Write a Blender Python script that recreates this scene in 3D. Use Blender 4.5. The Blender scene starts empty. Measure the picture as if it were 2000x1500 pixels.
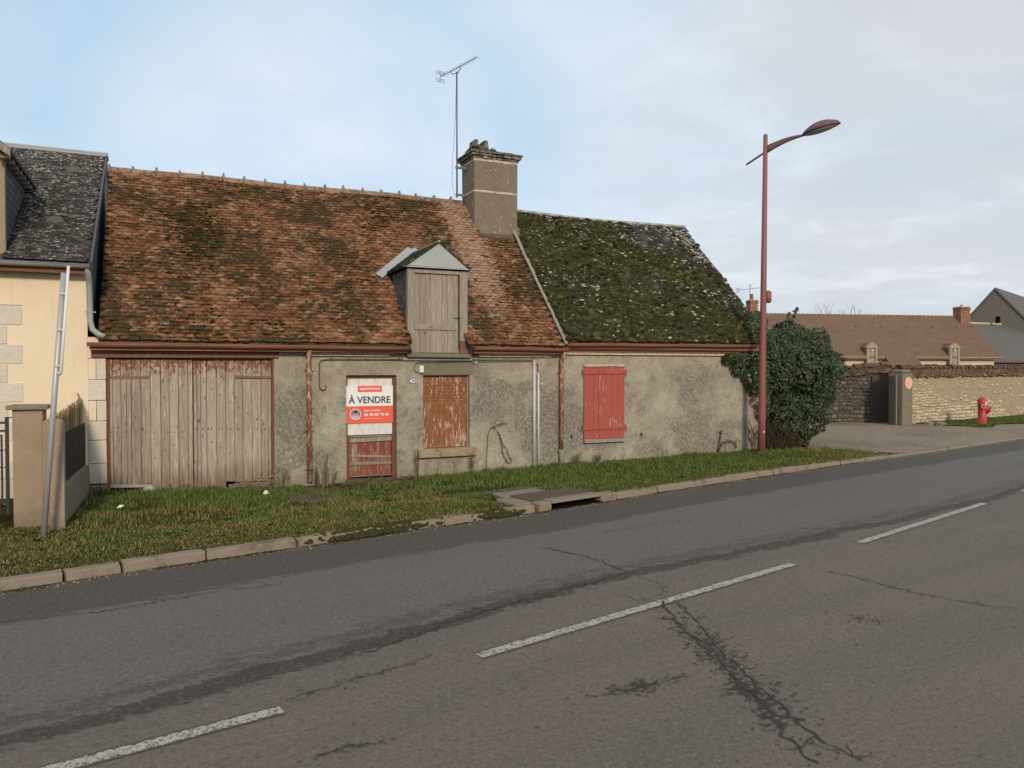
import bpy, bmesh, math, random
import numpy as np
from mathutils import Vector, Matrix, noise as mnoise

random.seed(7); rng = np.random.default_rng(7)
scene = bpy.context.scene
C = scene.collection
R = math.radians

# ------------------------------------------------------------------ camera
cam_d = bpy.data.cameras.new("camera"); cam = bpy.data.objects.new("camera", cam_d); C.objects.link(cam)
CAMZ = 2.1; YAW = R(24.5); PITCH = math.atan(32/1500)
cam.location = (0, 0, CAMZ); cam.rotation_euler = (R(90)-PITCH, 0, -YAW)
cam_d.sensor_width = 36; cam_d.lens = 27; cam_d.clip_end = 2000; cam_d.clip_start = .05
scene.camera = cam

# ------------------------------------------------------------------ light, sky, exposure
SUN_AZ = R(190); SUN_EL = R(23)
sd = bpy.data.lights.new("sun", 'SUN'); sun = bpy.data.objects.new("sun", sd); C.objects.link(sun)
sd.energy = 2.1; sd.angle = R(7); sd.color = (1.0, .84, .64)
S = Vector((math.sin(SUN_AZ)*math.cos(SUN_EL), math.cos(SUN_AZ)*math.cos(SUN_EL), math.sin(SUN_EL)))
sun.rotation_euler = S.to_track_quat('Z', 'Y').to_euler(); sun.location = S*50
scene.view_settings.view_transform = 'Standard'; scene.view_settings.look = 'None'
scene.view_settings.exposure = .22; scene.view_settings.gamma = 1

class G:
    """small node-graph writer"""
    def __init__(s, nt): s.nt = nt
    def n(s, t, **k):
        x = s.nt.nodes.new(t)
        for a, b in k.items(): setattr(x, a, b)
        return x
    def put(s, sock, v):
        if hasattr(v, 'is_output') or isinstance(v, bpy.types.NodeSocket): s.nt.links.new(v, sock)
        elif v is not None:
            if sock.type == 'RGBA' and len(v) == 3: v = (*v, 1)
            sock.default_value = v
    def m(s, op, a, b=None, c=None, clamp=False):
        x = s.n('ShaderNodeMath', operation=op); x.use_clamp = clamp
        s.put(x.inputs[0], a)
        if b is not None: s.put(x.inputs[1], b)
        if c is not None: s.put(x.inputs[2], c)
        return x.outputs[0]
    def vm(s, op, a, b=None):
        x = s.n('ShaderNodeVectorMath', operation=op); s.put(x.inputs[0], a)
        if b is not None: s.put(x.inputs[1], b)
        return x.outputs['Value'] if op in ('DOT_PRODUCT', 'LENGTH') else x.outputs[0]
    def pos(s, sc=(1, 1, 1), off=(0, 0, 0)):
        g = s.n('ShaderNodeNewGeometry'); mp = s.n('ShaderNodeMapping')
        s.put(mp.inputs[0], g.outputs['Position']); mp.inputs['Scale'].default_value = sc; mp.inputs['Location'].default_value = off
        return mp.outputs[0]
    def xyz(s, v=None):
        x = s.n('ShaderNodeSeparateXYZ'); s.put(x.inputs[0], v if v is not None else s.n('ShaderNodeNewGeometry').outputs['Position'])
        return x.outputs
    def comb(s, x, y, z):
        q = s.n('ShaderNodeCombineXYZ')
        for i, v in enumerate((x, y, z)): s.put(q.inputs[i], v)
        return q.outputs[0]
    def noise(s, v, sc, det=4, ro=.55, dist=0):
        x = s.n('ShaderNodeTexNoise'); s.put(x.inputs['Vector'], v)
        x.inputs['Scale'].default_value = sc; x.inputs['Detail'].default_value = det
        x.inputs['Roughness'].default_value = ro; x.inputs['Distortion'].default_value = dist
        return x.outputs['Fac']
    def vor(s, v, sc, feat='F1'):
        x = s.n('ShaderNodeTexVoronoi', feature=feat); s.put(x.inputs['Vector'], v); x.inputs['Scale'].default_value = sc
        return x.outputs['Distance']
    def step(s, v, lo, hi):
        x = s.n('ShaderNodeMapRange', interpolation_type='SMOOTHSTEP'); s.put(x.inputs[0], v)
        if lo < hi: x.inputs[1].default_value = lo; x.inputs[2].default_value = hi
        else:
            x.inputs[1].default_value = hi; x.inputs[2].default_value = lo
            x.inputs[3].default_value = 1; x.inputs[4].default_value = 0
        return x.outputs[0]
    def mix(s, f, a, b, mode='MIX'):
        x = s.n('ShaderNodeMix', data_type='RGBA', blend_type=mode)
        s.put(x.inputs[0], f); s.put(x.inputs[6], a); s.put(x.inputs[7], b)
        return x.outputs[2]
    def ramp(s, f, stops, interp='LINEAR'):
        x = s.n('ShaderNodeValToRGB'); s.put(x.inputs[0], f); cr = x.color_ramp; cr.interpolation = interp
        while len(cr.elements) < len(stops): cr.elements.new(.5)
        for e, (p, c) in zip(cr.elements, stops): e.position = p; e.color = (*c, 1)
        return x.outputs[0]
    def rnd(s, k=1.0):
        g = s.n('ShaderNodeNewGeometry'); o = s.n('ShaderNodeObjectInfo')
        return s.m('FRACT', s.m('MULTIPLY', s.m('ADD', g.outputs['Random Per Island'], o.outputs['Random']), k))
    def uv(s, name):
        return s.xyz(s.n('ShaderNodeUVMap', uv_map=name).outputs[0])

# sky: thin high cloud over pale blue, greyer towards the right
world = bpy.data.worlds.new("World"); scene.world = world; world.use_nodes = True
w = G(world.node_tree); world.node_tree.nodes.clear()
sky = w.n('ShaderNodeTexSky', sky_type='NISHITA'); sky.sun_disc = False
sky.sun_elevation = SUN_EL; sky.sun_rotation = SUN_AZ; sky.air_density = 1.0; sky.dust_density = .6
tc = w.n('ShaderNodeTexCoord').outputs['Generated']
d = w.xyz(tc)
dz = w.m('ADD', w.m('MAXIMUM', d[2], 0), .16)
cl = w.comb(w.m('DIVIDE', d[0], dz), w.m('DIVIDE', d[1], dz), w.m('MULTIPLY', d[2], .6))
n1 = w.noise(cl, .75, 6, .55, .35); n2 = w.noise(cl, 2.0, 7, .6, .4); n3 = w.noise(cl, .35, 3, .5, .2)
def sdir(px, py):
    u = (px-1000)/1500; v = (750-py)/1500
    y = math.cos(PITCH)+v*math.sin(PITCH); z = -math.sin(PITCH)+v*math.cos(PITCH)
    return Vector((u*math.cos(YAW)+y*math.sin(YAW), -u*math.sin(YAW)+y*math.cos(YAW), z)).normalized()
blue = None
for (px, py, a0, a1, k) in ((380, 60, .93, 1.0, .95), (760, 160, .955, 1.0, .8), (150, 260, .96, 1.0, .55), (900, -500, .9, 1.0, .7), (-900, -500, .7, .98, .6)):
    b = w.m('MULTIPLY', w.step(w.vm('DOT_PRODUCT', tc, tuple(sdir(px, py))), a0, a1), k)
    blue = b if blue is None else w.m('MAXIMUM', blue, b)
cov = w.m('SUBTRACT', w.m('ADD', .92, w.m('MULTIPLY', w.m('SUBTRACT', n1, .5), 1.5)), blue, clamp=True)
cov = w.m('ADD', w.m('MULTIPLY', cov, .82), w.m('MULTIPLY', n2, .2), clamp=True)
shade = w.m('ADD', w.m('MULTIPLY', n3, .6), w.m('MULTIPLY', n2, .4))
tone = w.ramp(shade, [(.38, (5.8, 6.0, 6.3)), (.5, (6.6, 6.9, 7.3)), (.64, (7.5, 7.9, 8.3))])
hz = w.step(d[2], .16, .0)
lit = w.m('MAXIMUM', w.m('MULTIPLY', w.step(w.vm('DOT_PRODUCT', tc, tuple(sdir(640, 460))), .93, .995), .95), w.m('MULTIPLY', w.step(w.vm('DOT_PRODUCT', tc, tuple(sdir(1180, 300))), .95, 1.0), .4))
tone = w.mix(w.m('MULTIPLY', lit, w.step(shade, .36, .56)), tone, (7.3, 7.75, 8.5))
grey = w.m('MULTIPLY', w.step(w.vm('DOT_PRODUCT', tc, tuple(sdir(2100, 350))), .84, 1.0), w.step(n2, .64, .42))
tone = w.mix(w.m('MULTIPLY', grey, .75), tone, (5.8, 5.9, 6.15))
tone = w.mix(w.m('MULTIPLY', hz, .55), tone, (5.9, 6.0, 6.25))
bluecol = w.mix(.12, (4.2, 6.1, 7.8), sky.outputs[0])
cov = w.m('MAXIMUM', cov, w.m('MULTIPLY', lit, w.step(n1, .25, .65)))
col = w.mix(cov, bluecol, tone)
bg = w.n('ShaderNodeBackground'); w.put(bg.inputs[0], col); bg.inputs[1].default_value = .1
wo = w.n('ShaderNodeOutputWorld'); w.nt.links.new(bg.outputs[0], wo.inputs[0])

# ------------------------------------------------------------------ materials
def mat(name, fn, rough=.9, spec=.25, metal=0.0):
    m = bpy.data.materials.new(name); m.use_nodes = True; g = G(m.node_tree)
    m.node_tree.nodes.clear()
    b = g.n('ShaderNodeBsdfPrincipled'); o = g.n('ShaderNodeOutputMaterial'); g.nt.links.new(b.outputs[0], o.inputs[0])
    b.inputs['Roughness'].default_value = rough; b.inputs['Specular IOR Level'].default_value = spec; b.inputs['Metallic'].default_value = metal
    r = fn(g)
    col, bump = r[0], (r[1] if len(r) > 1 else None)
    g.put(b.inputs['Base Color'], col)
    if bump:
        h, dist = bump; bn = g.n('ShaderNodeBump'); g.put(bn.inputs['Height'], h); bn.inputs['Distance'].default_value = dist; bn.inputs['Strength'].default_value = 1
        g.put(b.inputs['Normal'], bn.outputs[0])
    if len(r) > 2: g.put(b.inputs['Roughness'], r[2])
    return m

def plaster(g):
    p = g.pos(); z = g.xyz()[2]; x = g.xyz()[0]
    big = g.noise(p, .8, 5, .6, .6); mid = g.noise(p, 3.6, 7, .75, .4); fine = g.noise(p, 16, 6, .8); grit = g.noise(p, 34, 4, .8); tiny = g.noise(p, 110, 3, .6)
    base = g.mix(g.step(mid, .35, .65), (.32, .285, .22), (.48, .435, .345))
    st = g.m('ADD', g.m('MULTIPLY', big, .62), g.m('MULTIPLY', mid, .42))
    grey = g.mix(g.step(fine, .35, .65), (.145, .135, .112), (.31, .285, .232))
    low = g.step(z, 2.35, 1.75)
    f = g.m('MULTIPLY', g.step(st, .45, .58), g.m('ADD', .12, g.m('MULTIPLY', low, .85)))
    c = g.mix(f, base, grey)
    drip = g.noise(g.pos((5, 5, .7)), 2.2, 6, .7)
    c = g.mix(g.m('MULTIPLY', g.step(drip, .56, .72), .4), c, (.17, .155, .125))
    c = g.mix(g.m('MULTIPLY', g.step(fine, .54, .66), .45), c, (.54, .48, .37))
    c = g.mix(g.m('MULTIPLY', g.step(grit, .57, .68), .55), c, (.62, .56, .45))
    c = g.mix(g.m('MULTIPLY', g.step(grit, .44, .32), .55), c, (.125, .112, .088))
    c = g.mix(g.m('MULTIPLY', g.step(g.noise(p, 7, 7, .85), .60, .66), .4), c, (.55, .50, .40))
    dv_ = g.vm('ADD', p, g.vm('MULTIPLY', g.comb(mid, big, mid), (.5, .5, .5)))
    ed = g.vor(dv_, 1.1, 'DISTANCE_TO_EDGE'); c = g.mix(g.m('MULTIPLY', g.m('MULTIPLY', g.step(ed, .006, .002), g.step(big, .45, .6)), .7), c, (.10, .09, .07))
    fl_ = g.m('MULTIPLY', g.step(g.noise(p, 2.1, 7, .8), .63, .645), g.step(z, 1.6, .9)); c = g.mix(g.m('MULTIPLY', fl_, .6), c, (.52, .45, .33))
    foot = g.m('MULTIPLY', g.step(g.m('ADD', z, g.m('MULTIPLY', mid, .35)), .42, .15), .6)
    c = g.mix(foot, c, g.mix(fine, (.18, .16, .115), (.30, .27, .19)))
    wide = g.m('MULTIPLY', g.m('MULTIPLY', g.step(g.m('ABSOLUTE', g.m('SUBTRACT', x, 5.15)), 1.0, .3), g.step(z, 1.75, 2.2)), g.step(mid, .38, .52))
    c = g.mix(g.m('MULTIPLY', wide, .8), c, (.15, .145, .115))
    h = g.m('ADD', g.m('MULTIPLY', fine, .8), g.m('ADD', g.m('MULTIPLY', grit, .5), g.m('MULTIPLY', mid, 1.0)))
    return c, (h, .03)
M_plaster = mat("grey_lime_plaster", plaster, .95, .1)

def render_cream(g):
    p = g.pos(); a = g.noise(p, 1.1, 5, .6, .4); b = g.noise(p, 40, 4, .7); s = g.noise(g.pos((6, 6, .6)), 1.6, 5, .6)
    c = g.mix(a, (.70, .58, .41), (.77, .66, .49)); c = g.mix(g.m('MULTIPLY', g.step(s, .55, .75), .22), c, (.42, .34, .22))
    c = g.mix(g.m('MULTIPLY', g.step(g.noise(p, 12, 5, .7), .58, .68), .25), c, (.50, .39, .26))
    return c, (g.m('ADD', b, g.m('MULTIPLY', a, 2)), .006)
M_cream = mat("cream_render", render_cream, .93, .12)

def limestone(g):
    p = g.pos(); r = g.rnd(); a = g.noise(p, 5, 5, .6); b = g.noise(p, 45, 4, .7)
    c = g.mix(a, (.56, .51, .41), (.70, .67, .58)); c = g.mix(g.m('MULTIPLY', r, .35), c, (.52, .46, .36))
    dirt = g.step(g.m('ADD', g.xyz()[2], g.m('MULTIPLY', a, .5)), .7, .2)
    c = g.mix(g.m('MULTIPLY', dirt, .5), c, (.26, .22, .16)); c = g.mix(g.m('MULTIPLY', g.step(b, .4, .3), .5), c, (.3, .27, .22))
    return c, (g.m('ADD', b, g.m('MULTIPLY', a, 2)), .012)
M_lime = mat("dressed_limestone", limestone, .9, .15)

def terracotta(g):
    r = g.rnd(); r2 = g.rnd(7.31); p = g.pos(); x, y, z = g.xyz()[0:3]
    c = g.ramp(r, [(0, (.15, .066, .034)), (.22, (.205, .086, .042)), (.5, (.25, .112, .056)), (.75, (.28, .135, .072)), (.93, (.33, .195, .12)), (1, (.18, .10, .062))])
    a = g.noise(p, 9, 5, .65); b = g.noise(p, 60, 4, .7); big = g.noise(g.pos((1, 1, .8)), .8, 4, .55, .5)
    c = g.mix(g.m('MULTIPLY', g.step(g.noise(g.pos((.55, 1, 1.5)), 7, 7, .8), .47, .60), .8), c, (.060, .036, .020)); c = g.mix(g.m('MULTIPLY', g.step(g.noise(g.pos((.6, 1, 1.6)), 15, 5, .8), .58, .68), .4), c, (.42, .27, .18))
    c = g.mix(g.m('MULTIPLY', g.step(b, .55, .7), .35), c, (.42, .30, .21))
    lich = g.m('MULTIPLY', g.step(r2, .88, .95), g.step(b, .42, .55)); c = g.mix(g.m('MULTIPLY', lich, .45), c, (.40, .35, .27))
    # pale newly relaid strip beside the chimney
    strip = g.m('MULTIPLY', g.step(g.m('ADD', g.m('ABSOLUTE', g.m('SUBTRACT', x, 6.35)), g.m('MULTIPLY', g.m('SUBTRACT', a, .5), 1.4)), .48, .22), g.step(g.m('ADD', z, a), 3.4, 4.4))
    c = g.mix(g.m('MULTIPLY', strip, .62), c, g.mix(r2, (.42, .34, .26), (.33, .19, .12)))
    moss = g.noise(g.pos((.8, 1, 1.15)), 6.5, 7, .78, .2); mf = g.m('ADD', moss, g.m('MULTIPLY', g.m('SUBTRACT', big, .5), .55))
    mf = g.m('SUBTRACT', mf, g.m('MULTIPLY', strip, .15))
    c = g.mix(g.m('MULTIPLY', g.step(mf, .485, .555), .9), c, g.mix(b, (.026, .022, .010), (.075, .055, .026)))
    return c, (g.m('ADD', b, g.m('MULTIPLY', a, 1.5)), .01)
M_tile = mat("old_clay_tile", terracotta, .92, .15)
M_tile_ridge = mat("clay_ridge_tile", lambda g: (g.mix(g.step(g.noise(g.pos(), 11, 5, .7), .45, .6), g.mix(g.rnd(), (.27, .15, .10), (.32, .22, .16)), (.13, .10, .075)), (g.noise(g.pos(), 40, 4, .7), .008)), .9, .15)
M_mortar = mat("old_mortar", lambda g: (g.mix(g.noise(g.pos(), 14, 5, .7), (.10, .09, .075), (.46, .42, .35)), (g.noise(g.pos(), 30, 5, .7), .02)), .95, .1)

def slate(light, mossy, green=(.028, .036, .012)):
    def f(g):
        r = g.rnd(); r2 = g.rnd(5.7); p = g.pos(); b = g.noise(p, 55, 4, .7); a = g.noise(p, 8, 5, .65)
        c = g.ramp(r, [(0, (.028, .028, .030)), (.5, (.048, .045, .044)), (.8, (.075, .068, .062)), (1, (.12, .115, .108))])
        c = g.mix(g.m('MULTIPLY', g.step(a, .5, .65), .6), c, (.045, .036, .026))
        zz = g.xyz()[2]
        lf = g.m('MULTIPLY', g.step(g.noise(p, 17, 5, .7), .60-light*.5, .66-light*.5), g.step(r2, .35, .7))
        c = g.mix(g.m('MULTIPLY', lf, .75), c, g.mix(b, (.30, .29, .26), (.50, .49, .44)))
        top = g.m('MULTIPLY', g.step(g.m('ADD', zz, g.m('MULTIPLY', a, .8)), 5.0, 6.2), .14 if mossy > .1 else 0)
        m = g.step(g.m('SUBTRACT', g.noise(p, 2.4, 7, .72, .4), top), .62-mossy, .70-mossy)
        c = g.mix(g.m('MULTIPLY', m, .9), c, g.mix(g.m('MULTIPLY', g.step(a, .35, .65), b), green, (.105, .085, .040)))
        return c, (g.m('ADD', b, a), .01)
    return f
M_slate_moss = mat("mossy_slate", slate(0, .13, (.024, .028, .011)), .9, .15)
M_slate = mat("lichened_slate", slate(.12, .01), .8, .25)
M_slate_hung = mat("hung_slate", lambda g: (g.mix(g.rnd(), (.05, .058, .068), (.095, .10, .11)), (g.noise(g.pos(), 40, 3), .003)), .65, .3)
def mossf(a, b, d):
    def f(g):
        p = g.pos(); n = g.noise(p, 60, 5, .75); r = g.rnd(); big = g.noise(p, 1.2, 4, .6)
        c = g.mix(n, a, b); c = g.mix(g.m('MULTIPLY', g.rnd(5.3), .9), c, tuple(k*.35 for k in a)); c = g.mix(g.m('MULTIPLY', g.step(g.rnd(8.9), .62, 1.0), .85), c, tuple(min(1, k*1.55) for k in b)); c = g.mix(g.m('MULTIPLY', g.step(g.m('ADD', g.m('MULTIPLY', r, .5), g.m('MULTIPLY', big, .7)), .5, .8), .8), c, d)
        return c, (n, .03)
    return f
M_moss = mat("roof_moss", mossf((.016, .015, .006), (.065, .055, .020), (.045, .030, .014)), 1, 0)
M_moss_green = mat("dark_green_moss", mossf((.022, .026, .010), (.086, .092, .036), (.066, .056, .030)), 1, 0)
M_lichen = mat("pale_lichen", lambda g: (g.mix(g.noise(g.pos(), 40, 4, .7), (.24, .235, .21), (.60, .58, .52)), (g.noise(g.pos(), 60, 4), .01)), .95, .1)

def wood(base0, base1, paint=None, pfun=None, dark=(.07, .055, .042)):
    def f(g):
        o = g.n('ShaderNodeObjectInfo').outputs['Random']; P = g.pos()
        off = g.comb(g.m('MULTIPLY', o, 37), g.m('MULTIPLY', o, 11), g.m('MULTIPLY', o, 53))
        v = g.vm('ADD', g.vm('MULTIPLY', P, (26, 26, 1.6)), off); v2 = g.vm('ADD', g.vm('MULTIPLY', P, (70, 70, 3)), off)
        a = g.noise(v, 1, 6, .65, .6); b = g.noise(v2, 1, 4, .7, .3); big = g.noise(P, 2.2, 4, .6)
        c = g.mix(a, base0, base1)
        tint = g.m('MULTIPLY', g.m('SUBTRACT', g.m('FRACT', g.m('MULTIPLY', o, 9.7)), .5), .5)
        c = g.mix(g.m('ABSOLUTE', tint), c, g.mix(g.m('GREATER_THAN', tint, 0), (.14, .115, .09), (.46, .42, .35)))
        c = g.mix(g.m('MULTIPLY', g.step(b, .42, .30), .8), c, dark); wv = g.noise(g.vm('ADD', g.vm('MULTIPLY', P, (42, 42, 2.4)), off), 1, 6, .75, .5); c = g.mix(g.m('MULTIPLY', g.step(wv, .54, .64), .55), c, tuple(min(.8, k*1.5) for k in base1)); c = g.mix(g.m('MULTIPLY', g.step(wv, .42, .34), .5), c, tuple(k*.6 for k in base0))
        z = g.xyz()[2]
        foot = g.step(g.m('ADD', z, g.m('MULTIPLY', a, .8)), .95, .35)
        c = g.mix(g.m('MULTIPLY', foot, .66), c, (.115, .072, .042))
        kn = g.step(g.vor(g.vm('MULTIPLY', P, (9, 9, 3.1)), 1), .13, .07); c = g.mix(g.m('MULTIPLY', kn, .7), c, dark)
        if paint:
            pm = pfun(g, z, a, b, big, P); c = g.mix(pm, c, g.mix(b, tuple(k*.75 for k in paint), paint))
        return c, (g.m('ADD', a, b), .006)
    return f
def pf_garage(g, z, a, b, big, P):
    fl = g.noise(g.vm('MULTIPLY', P, (22, 22, 11)), 1, 6, .7, .5)
    return g.m('MULTIPLY', g.step(g.m('ADD', fl, g.m('MULTIPLY', g.m('SUBTRACT', z, 2.02), .50)), .535, .56), g.step(z, 1.3, 1.9))
def pf_most(th):
    def f(g, z, a, b, big, P):
        fl = g.noise(g.vm('MULTIPLY', P, (34, 34, 4)), 1, 6, .72, .4)
        return g.step(g.m('ADD', fl, g.m('MULTIPLY', g.m('SUBTRACT', big, .5), .35)), th+.03, th-.02)
    return f
M_wood = mat("weathered_plank", wood((.20, .158, .120), (.50, .43, .345), (.25, .115, .070), pf_garage), .85, .15)
M_wood_plain = mat("weathered_grey_wood", wood((.19, .16, .13), (.38, .335, .28)), .85, .15)
M_wood_brown = mat("brown_painted_wood", wood((.30, .25, .19), (.46, .40, .32), (.27, .115, .060), pf_most(.66)), .75, .2)
M_shutter = mat("peeling_brown_shutter", wood((.40, .32, .22), (.62, .52, .38), (.27, .105, .044), pf_most(.575)), .7, .25)
M_louvre = mat("flaking_louvre", wood((.45, .36, .26), (.70, .60, .46), (.27, .105, .044), lambda g, z, a, b, big, P: g.step(g.noise(g.vm('MULTIPLY', P, (26, 26, 22)), 1, 6, .75), .565, .525)), .7, .25)
M_red = mat("red_painted_wood", wood((.42, .33, .26), (.62, .54, .46), (.40, .090, .066), pf_most(.635), (.2, .05, .04)), .6, .3)
M_door = mat("worn_red_door", wood((.27, .22, .18), (.38, .33, .28), (.25, .070, .045), pf_most(.535)), .75, .2)
M_frame = mat("dark_red_frame", wood((.2, .12, .09), (.3, .2, .15), (.19, .075, .048), pf_most(.70)), .7, .25)
M_beam = mat("brown_beam", wood((.17, .11, .075), (.30, .20, .14), (.22, .11, .070), pf_most(.60)), .85, .15)

def peel(paint, under, th=.6, sc=20):
    def f(g):
        p = g.pos(); n = g.noise(g.vm('MULTIPLY', p, (1, 1, .35)), sc, 6, .7, .4); b = g.noise(p, 60, 3)
        c = g.mix(g.noise(p, 3, 4), tuple(k*.8 for k in paint), paint); c = g.mix(g.step(n, th, th+.03), c, under)
        return c, (g.m('ADD', n, b), .002)
    return f
M_gutter = mat("brown_gutter_paint", peel((.31, .135, .082), (.30, .22, .17), .62, 9), .55, .35)
M_pipe = mat("peeling_brown_pipe", peel((.30, .12, .062), (.44, .37, .29), .53, 16), .6, .3)
M_pipe_grey = mat("grey_downpipe", peel((.25, .25, .24), (.17, .165, .15), .6, 8), .6, .3)
M_zinc = mat("zinc_sheet", lambda g: (g.mix(g.noise(g.pos(), 3, 5, .6), (.29, .31, .31), (.37, .39, .385)), (g.noise(g.pos(), 30, 2), .001)), .5, .5, .25)
M_zinc_dull = mat("dull_zinc", lambda g: (g.mix(g.noise(g.pos(), 6, 5, .6), (.22, .225, .20), (.36, .37, .34)),), .6, .4, .15)
M_white = mat("white_plastic", lambda g: (g.mix(g.noise(g.pos(), 5, 4), (.60, .60, .57), (.74, .74, .71)),), .5, .4)
M_conduit = mat("pale_conduit", lambda g: (g.mix(g.noise(g.pos(), 7, 4), (.44, .47, .47), (.60, .63, .62)),), .5, .4)
M_cornice = mat("cream_cornice", lambda g: (g.mix(g.step(g.noise(g.pos((1, 1, 3)), 9, 5, .7), .45, .62), (.56, .48, .36), (.33, .25, .18)), (g.noise(g.pos(), 30, 4), .006)), .9, .1)
M_cable = mat("black_cable", lambda g: ((.035, .033, .03),), .6, .3)
M_conduit_brown = mat("brown_conduit", lambda g: ((.13, .10, .075),), .7, .2)
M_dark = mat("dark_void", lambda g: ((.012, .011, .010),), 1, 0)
M_galv = mat("galvanised_steel", lambda g: (g.mix(g.noise(g.pos(), 25, 5, .7), (.33, .335, .33), (.47, .48, .47)),), .45, .5, .3)
M_iron = mat("black_iron", lambda g: (g.mix(g.noise(g.pos(), 30, 4), (.012, .012, .014), (.03, .03, .032)),), .5, .4)
M_lamp = mat("plum_red_paint", lambda g: (g.mix(g.noise(g.pos((1, 1, .25)), 2, 5, .6), (.19, .066, .062), (.25, .090, .082)),), .5, .4)
M_lamp_head = mat('plum_grey_paint', lambda g: (g.mix(g.noise(g.pos(), 5, 4), (.115, .062, .068), (.16, .088, .092)),), .55, .35)
M_lens = mat("lamp_lens", lambda g: ((.36, .38, .38),), .35, .5)
M_hyd = mat("hydrant_red", lambda g: (g.mix(g.noise(g.pos(), 9, 5), (.33, .026, .032), (.43, .045, .05)),), .45, .4)
M_steel = mat("pale_metal", lambda g: ((.5, .47, .42),), .4, .5, .4)
def chim(g):
    p = g.pos(); a = g.noise(p, 3, 5, .6); b = g.noise(p, 45, 4, .7)
    c = g.mix(a, (.165, .135, .105), (.265, .225, .175)); c = g.mix(g.m('MULTIPLY', b, .4), c, (.12, .10, .08))
    c = g.mix(g.m('MULTIPLY', g.step(g.noise(p, 13, 4, .75), .60, .66), .85), c, (.50, .47, .39))
    return c, (b, .008)
M_chim = mat("chimney_render", chim, .95, .1)
M_cap = mat("weathered_chimney_stone", lambda g: (g.mix(g.step(g.noise(g.pos(), 10, 6, .7), .4, .62), (.075, .068, .055), (.32, .29, .23)), (g.noise(g.pos(), 25, 5, .7), .03)), .95, .1)
M_pillar = mat("tan_concrete_pillar", lambda g: (g.mix(g.m("MULTIPLY", g.step(g.m("ADD", g.xyz()[2], g.m("MULTIPLY", g.noise(g.pos(), 6, 6, .75), .9)), .85, .45), .55), g.mix(g.m("MULTIPLY", g.step(g.noise(g.pos(), 9, 7, .8), .56, .66), .35), g.mix(g.noise(g.pos(), 2.2, 6, .6), (.25, .185, .13), (.40, .315, .235)), (.50, .42, .33)), (.15, .115, .075)), (g.noise(g.pos(), 40, 5, .8), .012)), .9, .15)
M_conc = mat("weathered_concrete", lambda g: (g.mix(g.noise(g.pos(), 6, 6, .7), (.13, .11, .085), (.31, .27, .215)), (g.noise(g.pos(), 50, 5, .7), .012)), .93, .12)
M_kerb = mat("kerb_concrete", lambda g: (g.mix(g.m('MULTIPLY', g.step(g.noise(g.pos(), 3, 6, .7), .5, .68), .7), g.mix(g.noise(g.pos(), 70, 3, .7), (.17, .14, .105), (.29, .245, .19)), (.10, .08, .055)), (g.noise(g.pos(), 60, 5, .7), .01)), .93, .12)
M_cover = mat("dark_cover_slab", lambda g: (g.mix(g.noise(g.pos(), 6, 6, .7), (.055, .046, .034), (.16, .13, .095)), (g.noise(g.pos(), 40, 5, .7), .015)), .93, .12)

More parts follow.
